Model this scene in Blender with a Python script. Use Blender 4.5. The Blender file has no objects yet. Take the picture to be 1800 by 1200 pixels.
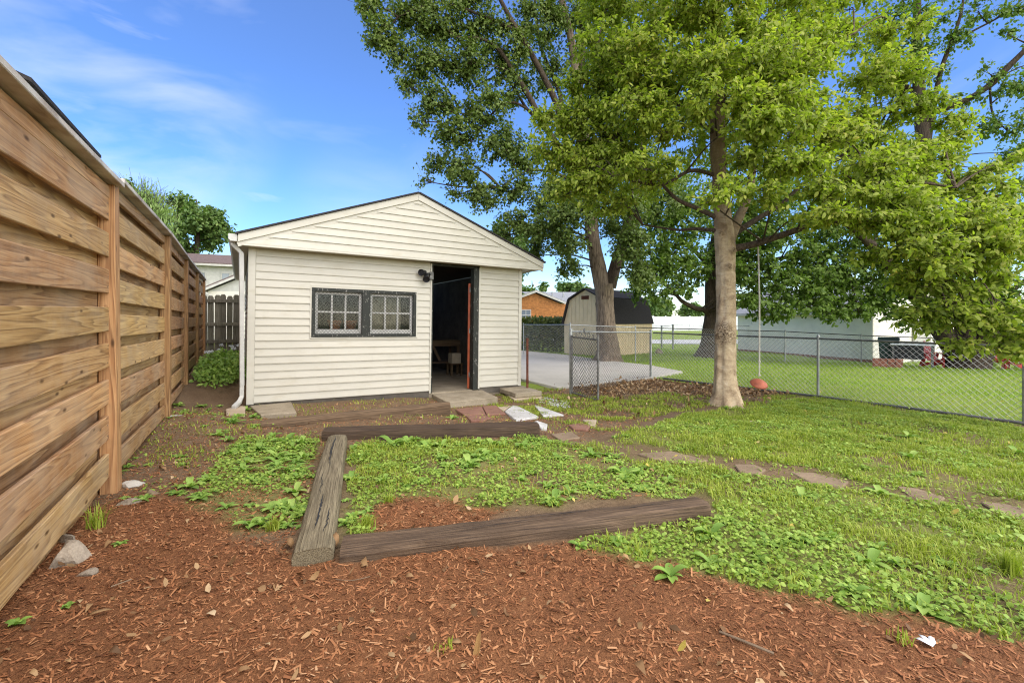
import bpy, math, random
import numpy as np
from mathutils import Vector, Matrix, Euler, noise as mnoise

random.seed(7)
RNG = np.random.default_rng(11)
SC = bpy.context.scene
COL = SC.collection
R = math.radians

# ------------------------------------------------------------------ camera
CAM_H, FPX, HORIZ, YAW = 1.25, 800.0, 563.0, R(30)
cam_data = bpy.data.cameras.new('camera')
cam_data.sensor_width = 36.0
cam_data.lens = 36.0 * FPX / 1800.0
cam_data.shift_y = -(600.0 - HORIZ) / 1800.0
cam_data.clip_start, cam_data.clip_end = 0.05, 2000
cam = bpy.data.objects.new('camera', cam_data)
cam.location = (0, 0, CAM_H)
cam.rotation_euler = (R(90), 0, -YAW)
COL.objects.link(cam)
SC.camera = cam

# ------------------------------------------------------------------ sky, sun, exposure
SUN_EL, SUN_AZ = R(41), R(167)          # azimuth clockwise from +Y: behind the camera, to its right
world = bpy.data.worlds.new('World')
SC.world = world
world.use_nodes = True
wt = world.node_tree
bg = wt.nodes['Background']
sky = wt.nodes.new('ShaderNodeTexSky')
sky.sky_type = 'NISHITA'
sky.sun_disc = False
sky.sun_elevation, sky.sun_rotation = SUN_EL, SUN_AZ
sky.altitude, sky.air_density, sky.dust_density, sky.ozone_density = 200, 1.0, 0.5, 3.0
geo = wt.nodes.new('ShaderNodeTexCoord')
def wisp(scale, stretch, lo, hi, rot):
    mp = wt.nodes.new('ShaderNodeMapping')
    mp.inputs['Scale'].default_value = stretch
    mp.inputs['Rotation'].default_value = rot
    nz = wt.nodes.new('ShaderNodeTexNoise')
    nz.inputs['Scale'].default_value = scale
    nz.inputs['Detail'].default_value = 6
    nz.inputs['Roughness'].default_value = 0.5
    nz.inputs['Distortion'].default_value = 0.6
    rp = wt.nodes.new('ShaderNodeMapRange')
    rp.inputs['From Min'].default_value, rp.inputs['From Max'].default_value = lo, hi
    wt.links.new(geo.outputs['Generated'], mp.inputs[0])
    wt.links.new(mp.outputs[0], nz.inputs['Vector'])
    wt.links.new(nz.outputs['Fac'], rp.inputs['Value'])
    return rp.outputs[0]
w1 = wisp(1.5, (1.0, 1.0, 2.6), 0.56, 0.92, (0.15, 0.2, 2.1))
w2 = wisp(3.0, (1.0, 1.3, 4.5), 0.60, 0.98, (0.2, -0.15, 0.4))
def bank(d, lo, noise_out, amt):
    dv = Vector(d).normalized()
    nm = wt.nodes.new('ShaderNodeVectorMath'); nm.operation = 'DOT_PRODUCT'; nm.inputs[1].default_value = dv
    wt.links.new(geo.outputs['Generated'], nm.inputs[0])
    mr = wt.nodes.new('ShaderNodeMapRange'); mr.interpolation_type = 'SMOOTHSTEP'
    mr.inputs['From Min'].default_value, mr.inputs['From Max'].default_value = lo, 1.0
    mr.inputs['To Max'].default_value = amt
    wt.links.new(nm.outputs['Value'], mr.inputs['Value'])
    mu = wt.nodes.new('ShaderNodeMath'); mu.operation = 'MULTIPLY'
    wt.links.new(mr.outputs[0], mu.inputs[0]); wt.links.new(noise_out, mu.inputs[1]); return mu.outputs[0]
soft = wisp(3.6, (1.0, 1.0, 2.6), 0.40, 0.70, (0.1, 0.35, 0.6))
b1 = bank((-.28, 1.316, .47), .965, soft, .62); b2 = bank((.20, 1.08, .44), .985, w2, .9); b3 = bank((.3, 1.0, .2), .97, soft, .25)
def mmax(a, b):
    n_ = wt.nodes.new('ShaderNodeMath'); n_.operation = 'MAXIMUM'; wt.links.new(a, n_.inputs[0]); wt.links.new(b, n_.inputs[1]); return n_.outputs[0]
w1 = mmax(w1, mmax(b1, mmax(b2, b3)))
mx = wt.nodes.new('ShaderNodeMath'); mx.operation = 'MAXIMUM'
wt.links.new(w1, mx.inputs[0]); wt.links.new(w2, mx.inputs[1])
ms = wt.nodes.new('ShaderNodeMath'); ms.operation = 'MULTIPLY'; ms.inputs[1].default_value = 0.75
ma = wt.nodes.new('ShaderNodeMath'); ma.operation = 'ADD'; ma.inputs[1].default_value = 0.14
wt.links.new(mx.outputs[0], ma.inputs[0])
wt.links.new(ma.outputs[0], ms.inputs[0])
hs = wt.nodes.new('ShaderNodeHueSaturation')
hs.inputs['Saturation'].default_value = 1.38
hs.inputs['Hue'].default_value = 0.512
wt.links.new(sky.outputs[0], hs.inputs['Color'])
mixc = wt.nodes.new('ShaderNodeMixRGB')
mixc.inputs[2].default_value = (4.6, 4.7, 5.2, 1)
wt.links.new(ms.outputs[0], mixc.inputs[0])
wt.links.new(hs.outputs[0], mixc.inputs[1])
wt.links.new(mixc.outputs[0], bg.inputs['Color'])
bg.inputs['Strength'].default_value = 0.13

sun_data = bpy.data.lights.new('sun', 'SUN')
sun_data.energy, sun_data.angle, sun_data.color = 4.2, R(120), (1.0, 0.91, 0.75)
sun = bpy.data.objects.new('sun', sun_data)
sun.location = (0, 0, 30)
sd = Vector((math.sin(SUN_AZ) * math.cos(SUN_EL), math.cos(SUN_AZ) * math.cos(SUN_EL), math.sin(SUN_EL)))
sun.rotation_euler = sd.to_track_quat('Z', 'Y').to_euler()
COL.objects.link(sun)

SC.view_settings.view_transform = 'Standard'
SC.view_settings.look = 'None'
SC.view_settings.gamma = 1.0
SC.view_settings.exposure = 1.0
SC.render.engine = 'CYCLES'
SC.cycles.max_bounces = 7
SC.cycles.diffuse_bounces = 4
SC.cycles.transparent_max_bounces = 12
SC.cycles.sample_clamp_indirect = 6
SC.cycles.use_denoising = True
SC.cycles.denoising_prefilter = 'NONE'      # keeps the fine leaf and mulch detail
SC.cycles.filter_width = 1.15

# ------------------------------------------------------------------ where things are
FW = np.array([math.sin(YAW), math.cos(YAW)])
RT = np.array([math.cos(YAW), -math.sin(YAW)])

def P(px, py, Z):
    """World point seen at photo pixel (px, py), Z metres in front of the camera."""
    p = FW * Z + RT * ((px - 900.0) / FPX * Z)
    return Vector((p[0], p[1], CAM_H + (HORIZ - py) / FPX * Z))

def proj(x, y, z):
    Z = x * FW[0] + y * FW[1]
    Xc = x * RT[0] + y * RT[1]
    Zs = np.where(Z > 0.2, Z, 0.2)
    return 900 + FPX * Xc / Zs, HORIZ + FPX * (CAM_H - z) / Zs, Z

TC = np.array([(-.8, 2, .03), (-.8, 4.3, .0), (-.8, 6.8, .10), (-.9, 9.2, .2), (-.95, 11.7, .36), (-1, 14.1, .4), (-3, 3, .05), (-4, 9, .2),
    (-.1, 7.6, -.09), (.4, 7.2, -.10), (-.6, 7.7, 0.03), (-.35, 9.5, .17), (2.2, 7.6, -.11), (1.2, 7.0, -.05), (3.4, 7.5, -.22), (3.2, 7.0, -.2), (3.9, 7.1, -.23), (4.6, 7.0, -.24), (5.1, 7.5, -.24), (0, 0, 0), (0, 3, 0), (1.2, 1.2, 0), (2, 2.5, 0), (2, 5, -.03),
    (0.6, 5.2, -.02), (4, 3, -.04), (5.5, 6.3, -.2), (6.8, 4.7, -.13), (9, 4.4, -.16), (9.2, 1.9, -.19), (8.6, 8, -.2), (5, 2, -.05), (7, 1.5, -.12),
    (10, 12, -.22), (6.5, 11, -.2), (12, 17, -.26), (20, 10, -.45), (25, 10, -.72), (27, 18, -.66), (15, 5, -.36), (30, 40, -.5), (60, 60, -.4), (100, 120, -.3), (20, 70, -.3),
    (-10, 30, .3), (-30, 60, 0), (60, 10, -.8), (-40, 0, 0), (0, -30, 0), (30, -30, -.5), (150, 30, -.6), (3, 30, -.1)])

def zg(x, y):
    x = np.asarray(x, float); y = np.asarray(y, float)
    num = np.zeros(np.broadcast(x, y).shape); den = np.zeros_like(num)
    for cx, cy, cz in TC:
        d2 = (x - cx) ** 2 + (y - cy) ** 2
        w = 1.0 / (d2 + 0.12) ** 1.6
        num += w * cz; den += w
    return num / den

def G(px, py, dz=0.0):
    """Ground point under photo pixel (px, py)."""
    z = 0.0
    for _ in range(14):
        Z = (CAM_H - z - dz) * FPX / max(py - HORIZ, 1.0)
        q = FW * Z + RT * ((px - 900.0) / FPX * Z)
        z = 0.5 * z + 0.5 * float(zg(q[0], q[1]))
    return Vector((q[0], q[1], z + dz))

def vnoise(x, y, s=0):
    xi = np.floor(x).astype(np.int64); yi = np.floor(y).astype(np.int64)
    fx = x - xi; fy = y - yi
    fx = fx * fx * (3 - 2 * fx); fy = fy * fy * (3 - 2 * fy)
    def h(a, b):
        n = (a * 374761393 + b * 668265263 + s * 982451653) & 0x7fffffff
        n = ((n ^ (n >> 13)) * 1274126177) & 0x7fffffff
        return ((n ^ (n >> 16)) & 0xffff) / 65535.0
    return (h(xi, yi) * (1 - fx) + h(xi + 1, yi) * fx) * (1 - fy) + (h(xi, yi + 1) * (1 - fx) + h(xi + 1, yi + 1) * fx) * fy

def fbm(x, y, s=0, o=4):
    a = 0.5; t = 0.0; f = 1.0
    for i in range(o):
        t = t + a * vnoise(x * f + 17.3 * i, y * f - 9.1 * i, s + i); a *= 0.5; f *= 2.03
    return t / (1 - 0.5 ** o)

def inside(px, py, poly):
    r = np.zeros(np.shape(px), bool); n = len(poly); j = n - 1
    for i in range(n):
        xi, yi = poly[i]; xj, yj = poly[j]
        if yi != yj:
            r ^= ((yi > py) != (yj > py)) & (px < (xj - xi) * (py - yi) / (yj - yi) + xi)
        j = i
    return r

# ------------------------------------------------------------------ materials
MATS = {}
class NT:
    def __init__(self, name):
        self.m = bpy.data.materials.new(name); self.m.use_nodes = True
        self.t = self.m.node_tree; self.b = self.t.nodes['Principled BSDF']; self.out = self.t.nodes['Material Output']
        MATS[name] = self.m
    def n(self, ty, **kw):
        nd = self.t.nodes.new('ShaderNode' + ty)
        for k, v in kw.items():
            if k.startswith('_'): setattr(nd, k[1:], v)
            else: self.s(nd, k.replace('__', ' '), v)
        return nd
    def s(self, nd, key, v):
        inp = nd.inputs[int(key)] if key.isdigit() else nd.inputs[key]
        if hasattr(v, 'links') or isinstance(v, bpy.types.NodeSocket): self.t.links.new(v, inp)
        else: inp.default_value = v
    def tc(self, kind='Object', scale=(1, 1, 1), rnd=0):
        o = self.n('TexCoord').outputs[kind]
        if rnd:
            oi = self.n('ObjectInfo').outputs['Random']
            ml = self.n('Math', _operation='MULTIPLY', **{'0': oi, '1': rnd}).outputs[0]
            o = self.n('VectorMath', _operation='ADD', **{'0': o, '1': ml}).outputs[0]
        return self.n('Mapping', Vector=o, Scale=scale).outputs[0]
    def noise(self, vec, scale, detail=4, rough=.55, dist=0):
        return self.n('TexNoise', Vector=vec, Scale=scale, Detail=detail, Roughness=rough, Distortion=dist).outputs['Fac']
    def ramp(self, fac, *stops, mode='LINEAR'):
        nd = self.n('ValToRGB', Fac=fac); cr = nd.color_ramp; cr.interpolation = mode
        while len(cr.elements) < len(stops): cr.elements.new(0.5)
        for e, (p, c) in zip(cr.elements, stops):
            e.position = p; e.color = (c, c, c, 1) if isinstance(c, (int, float)) else (*c, 1)
        return nd.outputs[0]
    def mix(self, f, a, b, mode='MIX'):
        nd = self.n('MixRGB', _blend_type=mode)
        for k, v in (('0', f), ('1', a), ('2', b)):
            if isinstance(v, tuple): v = (*v, 1)
            self.s(nd, k, v)
        return nd.outputs[0]
    def bump(self, h, st, dist=.01):
        o = self.n('Bump', Height=h, Strength=st, Distance=dist).outputs[0]
        self.s(self.b, 'Normal', o)
    def col(self, c, rough=.7, spec=.3):
        self.s(self.b, 'Base Color', (*c, 1) if isinstance(c, tuple) else c)
        self.s(self.b, 'Roughness', rough); self.b.inputs['Specular IOR Level'].default_value = spec
        return self.m

def plain(name, c, rough=.6, var=.12, scale=6, bump=0, spec=.3, metal=0):
    k = NT(name); v = k.tc(rnd=7)
    f = k.noise(v, scale, 5, .6)
    d = tuple(x * (1 - 2 * var) for x in c); l = tuple(min(1, x * (1 + var)) for x in c)
    k.col(k.ramp(f, (.3, d), (.7, l)), rough, spec); k.b.inputs['Metallic'].default_value = metal
    if bump: k.bump(k.noise(v, scale * 6, 4), bump, .01)
    return k.m

def wood(name, dark, mid, light, axis, gscale=1.0, rough=.65, bump=.25, spec=.25, weather=None, wamt=.0, fw=.45, knot=False):
    """Sawn timber, grain along the given axis; every board shifts the pattern by its own random amount."""
    k = NT(name)
    st = [9 * gscale] * 3; st[axis] = .55 * gscale
    v = k.tc(scale=tuple(st), rnd=37)
    w = k.noise(v, .55, 2, .4)
    rings = k.n('Math', _operation='FRACT', **{'0': k.n('Math', _operation='MULTIPLY', **{'0': w, '1': 13.0}).outputs[0]}).outputs[0]
    st2 = [120 * gscale] * 3; st2[axis] = 2.5 * gscale
    fine = k.noise(k.tc(scale=tuple(st2), rnd=11), 1, 3, .6)
    blot = k.noise(k.tc(scale=(1.6, 1.6, 1.6), rnd=23), 1.2, 4, .55)
    c = k.ramp(rings, (0, light), (.5, mid), (.86, dark), (1, light))
    c = k.mix(fw, c, k.ramp(fine, (.3, dark), (.65, light)))
    c = k.mix(k.ramp(blot, (.45, 0.0), (.75, .45)), c, tuple(x * .62 for x in mid))
    tone = k.n('HueSaturation', Color=c)
    oi = k.n('ObjectInfo').outputs['Random']
    k.s(tone, 'Value', k.n('MapRange', Value=oi, **{'To Min': .74, 'To Max': 1.2}).outputs[0])
    k.s(tone, 'Hue', k.n('MapRange', Value=k.n('Math', _operation='FRACT', **{'0': k.n('Math', _operation='MULTIPLY', **{'0': oi, '1': 7.3}).outputs[0]}).outputs[0], **{'To Min': .488, 'To Max': .51}).outputs[0])
    c = tone.outputs[0]
    if weather:
        wf = k.noise(k.tc(scale=(1, 1, 1), rnd=5), 2.4, 5, .65)
        c = k.mix(k.ramp(wf, (.5 - wamt * .25, 0.0), (.62, wamt)), c, weather)
    if knot:
        kv = [9.0] * 3; kv[axis] = 3.0
        vo = k.n('TexVoronoi', Vector=k.tc(scale=tuple(kv), rnd=19), Scale=1.0).outputs['Distance']
        c = k.mix(k.ramp(vo, (.04, .9), (.08, .5), (.12, 0.0)), c, tuple(x * .45 for x in dark))
    k.col(c, rough, spec)
    k.bump(k.mix(fw, rings, fine), bump, .004)
    return k.m

wood('cedar', (.155, .072, .025), (.40, .218, .080), (.57, .365, .165), 1, weather=(.42, .35, .26), wamt=.3, knot=True, fw=.45, gscale=1.6)
wood('cedar_recessed', (.16, .078, .028), (.39, .225, .088), (.54, .355, .165), 1, weather=(.42, .36, .27), wamt=.3, knot=True, fw=.4, gscale=1.5)
wood('cedar_post', (.15, .072, .026), (.35, .195, .072), (.50, .315, .135), 2, knot=True, fw=.4, gscale=1.5)
wood('cedar_cap', (.10, .06, .035), (.22, .15, .10), (.40, .33, .26), 1, weather=(.56, .55, .53), wamt=.85)
wood('old_picket', (.075, .066, .045), (.15, .13, .09), (.25, .225, .17), 2, rough=.85, weather=(.085, .09, .05), wamt=.4, fw=.8)
wood('grey_board', (.13, .115, .095), (.22, .20, .17), (.32, .30, .27), 1, rough=.85)
wood('tie_dark', (.022, .014, .009), (.062, .041, .024), (.135, .092, .053), 0, rough=.72, bump=.9, gscale=1.3, fw=.9)
wood('tie_grey', (.045, .033, .02), (.125, .096, .058), (.225, .18, .115), 0, rough=.85, bump=.9, gscale=1.3, fw=.9)
wood('tie_brown', (.028, .018, .010), (.085, .056, .03), (.19, .132, .072), 0, rough=.85, bump=.7, gscale=1.3, fw=.85)
wood('bench_wood', (.06, .034, .017), (.12, .075, .038), (.18, .12, .065), 0)

def siding(name, c):
    k = NT(name)
    v = k.tc('Object', (1, 1, 1), rnd=9)
    f = k.noise(v, 1.3, 5, .6)
    base = k.ramp(f, (.3, tuple(x * .92 for x in c)), (.7, tuple(min(1, x * 1.04) for x in c)))
    dirt = k.noise(k.tc('Object', (1.6, 1, 5), rnd=3), 2.0, 6, .65)
    base = k.mix(k.ramp(dirt, (.52, 0.0), (.78, .5)), base, (.36, .315, .21))
    k.col(base, .45, .35)
    k.bump(k.noise(k.tc('Object', (2, 60, 60), rnd=3), 1, 3), .05, .003)
    return k.m
siding('vinyl', (.48, .453, .372)); siding('vinyl_trim', (.495, .468, .39))
plain('white_paint', (.47, .46, .42), .5, .08, 5)
plain('white_vinyl', (.72, .74, .76), .5, .06, 2)
plain('shingle_dark', (.035, .032, .032), .95, .25, 30, .3)
plain('shingle_grey', (.27, .28, .29), .95, .2, 8, .2)
plain('shingle_brown', (.15, .11, .10), .95, .2, 8, .2)
plain('shingle_red', (.34, .17, .15), .95, .15, 6, .2)
plain('metal_grey', (.36, .37, .36), .45, .2, 9, .05, .5, .7)
plain('metal_dull', (.17, .165, .15), .6, .3, 14, .1, .5, .5)
plain('wire', (.38, .385, .37), .45, .1, 5, 0, .5, .6)
plain('wire_dark', (.045, .043, .038), .8, .2, 5, 0, .2, 0)
plain('rust', (.13, .045, .025), .8, .3, 22, .3)
plain('black_plastic', (.02, .02, .021), .5, .2, 10)
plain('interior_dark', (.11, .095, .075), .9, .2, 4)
plain('red_brown_paint', (.24, .055, .02), .5, .15, 8)
plain('red_plastic', (.50, .035, .03), .45, .1, 4)
plain('swing_red', (.46, .135, .075), .6, .2, 12, .1)
plain('lime_fabric', (.45, .62, .12), .7, .1, 5)
plain('bin_green', (.025, .05, .042), .5, .15, 5)
plain('terracotta', (.38, .13, .06), .8, .15, 10)
plain('curtain', (.42, .36, .26), .9, .1, 10)
plain('cardboard', (.45, .38, .27), .85, .1, 8)
plain('rope', (.58, .54, .45), .9, .15, 60, .3)
plain('tan_panel', (.68, .54, .34), .7, .06, 3)
plain('garage_white', (.85, .81, .72), .7, .05, 2)
plain('brick', (.30, .12, .075), .85, .25, 7, .2)
plain('pine_siding', (.42, .17, .045), .6, .22, 5)
plain('cream_wall', (.66, .62, .54), .7, .05, 2)
plain('asphalt_pale', (.45, .45, .44), .9, .1, .8)
plain('white_leaf', (.72, .74, .75), .6, .05, 20)

def paint_peel(name, c, under):
    k = NT(name)
    f = k.noise(k.tc('Object', (14, 14, 5), rnd=3), 3, 6, .7)
    k.col(k.mix(k.ramp(f, (.60, 0.0), (.66, 1.0)), c, under), .6, .3)
    k.bump(f, .2, .004)
    return k.m
paint_peel('green_paint', (.020, .022, .017), (.34, .32, .28))

def stone(name, a, b, scale=5, wet=None, rough=.85):
    k = NT(name); v = k.tc(rnd=13)
    f = k.noise(v, scale, 8, .65)
    g = k.noise(v, scale * 12, 4, .6)
    c = k.mix(.35, k.ramp(f, (.32, a), (.68, b)), k.ramp(g, (.35, a), (.7, b)))
    if wet:
        wf = k.noise(v, 2.2, 3, .5)
        m = k.ramp(wf, (.44, 0.0), (.56, 1.0))
        c = k.mix(m, c, wet)
        k.col(c, k.ramp(m, (0, rough), (1, .28)), .4)
    else: k.col(c, rough, .3)
    k.bump(k.mix(.5, f, g), .5, .012)
    return k.m
stone('concrete_old', (.17, .135, .085), (.38, .32, .23), 4)
stone('concrete_pale', (.36, .335, .285), (.47, .44, .385), 1.2)
stone('paver_red', (.16, .075, .05), (.29, .155, .105), 5)
stone('paver_white', (.34, .32, .28), (.66, .65, .63), 5)
stone('paver_tan', (.32, .24, .16), (.50, .41, .29), 5)
stone('rock', (.13, .105, .075), (.40, .33, .25), 7)
stone('path_stone', (.15, .105, .064), (.27, .195, .125), 5)
stone('gravel_pale', (.35, .35, .35), (.7, .7, .7), 30)

def bark(name, a, b, vscale, bumpst, axis_stretch=(6, 6, 1), dark=None, rough=.9):
    k = NT(name); v = k.tc('Object', axis_stretch)
    f = k.noise(v, vscale, 7, .65, .6)
    g = k.noise(k.tc('Object'), 3, 4, .6)
    c = k.ramp(f, (.35, a), (.62, b))
    if dark: c = k.mix(k.ramp(g, (.52, 0.0), (.72, .75)), c, dark)
    k.col(c, rough, .2); k.bump(f, bumpst, .03)
    return k.m
def tanbark():
    k = NT('bark_tan'); v = k.tc('Object')
    a = k.noise(v, 5.0, 6, .65, .6); w = k.noise(k.tc('Object', (2.2, 2.2, 15)), 1.6, 4, .6, 1.2); f = k.noise(v, 40, 5, .7)
    c = k.ramp(a, (.34, (.20, .13, .07)), (.46, (.42, .305, .18)), (.54, (.50, .38, .235)), (.68, (.64, .51, .345)))
    c = k.mix(k.ramp(w, (.51, 0.0), (.70, .6)), c, (.24, .165, .095))
    c = k.mix(.22, c, k.ramp(f, (.3, (.2, .14, .09)), (.7, (.62, .52, .38))))
    sc = k.n('Attribute', _attribute_name='scar').outputs['Fac']
    rough_ = k.n('Math', _operation='MULTIPLY', **{'0': sc, '1': k.ramp(k.noise(v, 22, 5, .7, 1.5), (.40, 0.0), (.58, 1.0))}).outputs[0]
    c = k.mix(rough_, c, (.075, .045, .025))
    up = k.n('Attribute', _attribute_name='moss').outputs['Fac']
    c = k.mix(up, c, (.15, .095, .05))
    k.col(c, .85, .2)
    k.bump(k.mix(.5, w, f), .9, .025)
tanbark()
bark('bark_grey', (.07, .052, .036), (.26, .20, .145), 2.5, 1.0, (9, 9, 1.1))
bark('bark_dark', (.022, .016, .011), (.085, .062, .043), 3, .6, (8, 8, 1.5))
bark('bark_branch', (.035, .025, .017), (.11, .08, .055), 4, .4, (8, 8, 4))

def leafmat(name, stops, trans=.35, rough=.5, tcol=None, spec=.3, pscale=.8, pamt=.25):
    k = NT(name)
    ri = k.n('NewGeometry').outputs['Random Per Island']
    patch = k.noise(k.tc('Object'), pscale, 3, .55)
    f = k.n('Math', _operation='ADD', **{'0': k.n('Math', _operation='MULTIPLY', **{'0': ri, '1': 1 - pamt}).outputs[0], '1': k.n('MapRange', Value=patch, **{'From Min': .3, 'From Max': .7, 'To Min': 0.0, 'To Max': pamt}).outputs[0]}).outputs[0]
    c = k.ramp(f, *stops)
    k.col(c, rough, spec)
    tr = k.n('BsdfTranslucent', Color=k.mix(1.0, c, tcol or (1.0, 1.25, .45), 'MULTIPLY'))
    ms = k.n('MixShader', **{'0': trans, '1': k.b.outputs[0], '2': tr.outputs[0]})
    k.t.links.new(ms.outputs[0], k.out.inputs['Surface'])
    return k.m
leafmat('leaf_near', [(0, (.165, .22, .029)), (.35, (.275, .34, .044)), (.7, (.385, .435, .07)), (.93, (.50, .49, .105)), (1, (.64, .49, .085))], .5)
leafmat('leaf_maple', [(0, (.07, .112, .022)), (.5, (.125, .18, .034)), (.9, (.185, .24, .052)), (1, (.26, .29, .075))], .3)
leafmat('leaf_shade', [(0, (.08, .135, .024)), (.5, (.14, .22, .036)), (.9, (.205, .29, .055)), (1, (.30, .33, .07))], .4)
leafmat('leaf_willow', [(0, (.16, .25, .06)), (.6, (.25, .36, .11)), (1, (.36, .46, .17))], .35)
leafmat('leaf_far', [(0, (0.066, 0.120, 0.030)), (.6, (0.120, 0.198, 0.048)), (1, (0.204, 0.276, 0.072))], .3)
leafmat('leaf_hedge', [(0, (.035, .06, .018)), (.6, (.08, .105, .02)), (1, (.18, .19, .03))], .3)
leafmat('grass', [(0, (.18, .235, .03)), (.5, (.31, .375, .046)), (.9, (.43, .475, .074)), (1, (.60, .52, .17))], .35, .55, pscale=2.2, pamt=.5)
leafmat('grass_far', [(0, (.165, .26, .028)), (.6, (.26, .365, .04)), (1, (.37, .45, .06))], .35, .55, pscale=.5, pamt=.5)
leafmat('clover', [(0, (.165, .27, .038)), (.6, (.29, .41, .064)), (1, (.41, .51, .11))], .3, .5)
leafmat('weed', [(0, (.14, .255, .044)), (.6, (.265, .41, .076)), (1, (.40, .51, .13))], .3, .5)
leafmat('mulch', [(0, (.05, .020, .009)), (.22, (.165, .064, .026)), (.58, (.305, .125, .051)), (.83, (.41, .20, .09)), (.95, (.55, .36, .20)), (1, (.72, .58, .41))], .0, .75, spec=.2)
leafmat('dead_leaf', [(0, (.06, .03, .013)), (.35, (.18, .095, .04)), (.7, (.36, .22, .10)), (1, (.58, .45, .28))], .15, .7, (1, 1, .8))
leafmat('yellow_leaf', [(0, (.35, .25, .05)), (.5, (.52, .42, .09)), (1, (.60, .48, .25))], .2, .7, (1, 1, .8))

def glass():
    k = NT('window_glass')
    tr = k.n('BsdfTransparent', Color=(.75, .77, .76, 1)); gl = k.n('BsdfGlossy', Color=(.9, .95, 1, 1), Roughness=.04)
    fr = k.n('Fresnel', IOR=1.5)
    ms = k.n('MixShader', **{'0': k.n('Math', _operation='MULTIPLY', **{'0': fr.outputs[0], '1': 0.45}).outputs[0], '1': tr.outputs[0], '2': gl.outputs[0]})
    k.t.links.new(ms.outputs[0], k.out.inputs['Surface'])
glass()

def groundmat():
    k = NT('ground')
    ag = k.n('Attribute', _attribute_name='grass').outputs['Fac']
    am = k.n('Attribute', _attribute_name='mulch').outputs['Fac']
    v = k.tc('Object')
    n1 = k.noise(v, 3.0, 6, .6); n2 = k.noise(v, 45, 5, .7); n3 = k.noise(v, 160, 3, .6)
    soil = k.mix(.5, k.ramp(n1, (.3, (.095, .060, .034)), (.7, (.20, .138, .080))), k.ramp(n2, (.3, (.055, .033, .018)), (.7, (.28, .19, .11))))
    mul = k.mix(.5, k.ramp(n2, (.3, (.06, .024, .010)), (.55, (.195, .079, .032)), (.75, (.33, .152, .064))), k.ramp(n3, (.35, (.052, .021, .009)), (.7, (.33, .152, .066))))
    gr = k.mix(.5, k.ramp(n1, (.3, (.18, .24, .032)), (.7, (.28, .345, .048))), k.ramp(n2, (.3, (.08, .125, .02)), (.7, (.22, .30, .05))))
    c = k.mix(am, soil, mul)
    c = k.mix(ag, c, gr)
    k.col(c, .9, .15)
    k.bump(k.mix(.5, n2, n3), .7, .02)
groundmat()

# ------------------------------------------------------------------ mesh helpers
def link(o, parent=None):
    COL.objects.link(o)
    if parent is not None: o.parent = parent
    return o

def tag(o, label=None, cat=None, group=None, kind=None):
    if label: o['label'] = label
    if cat: o['category'] = cat
    if group: o['group'] = group
    if kind: o['kind'] = kind
    return o

def empty(name, label, cat, loc=(0, 0, 0), group=None, rot=(0, 0, 0)):
    o = bpy.data.objects.new(name, None); o.empty_display_size = .1
    o.location = loc; o.rotation_euler = rot
    link(o); return tag(o, label, cat, group)

def np_mesh(name, V, F, mat, parent=None, smooth=False, attrs=None, loc=None):
    """V (n,3); F list of (m,k) int arrays."""
    me = bpy.data.meshes.new(name)
    V = np.asarray(V, np.float32)
    if loc is not None: V = V - np.asarray(loc, np.float32)
    F = [np.asarray(f, np.int32) for f in (F if isinstance(F, list) else [F]) if len(f)]
    me.vertices.add(len(V)); me.vertices.foreach_set('co', V.ravel())
    nl = sum(f.size for f in F); npoly = sum(len(f) for f in F)
    me.loops.add(nl); me.loops.foreach_set('vertex_index', np.concatenate([f.ravel() for f in F]))
    me.polygons.add(npoly)
    tot = np.concatenate([np.full(len(f), f.shape[1], np.int32) for f in F])
    st = np.concatenate([[0], np.cumsum(tot)[:-1]]).astype(np.int32)
    me.polygons.foreach_set('loop_start', st)
    if smooth: me.polygons.foreach_set('use_smooth', np.ones(npoly, bool))
    me.update(calc_edges=True)
    if attrs:
        for k, a in attrs.items():
            at = me.attributes.new(k, 'FLOAT', 'POINT'); at.data.foreach_set('value', np.asarray(a, np.float32))
    me.materials.append(MATS[mat])
    o = bpy.data.objects.new(name, me)
    if loc is not None: o.location = loc
    return link(o, parent)

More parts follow.
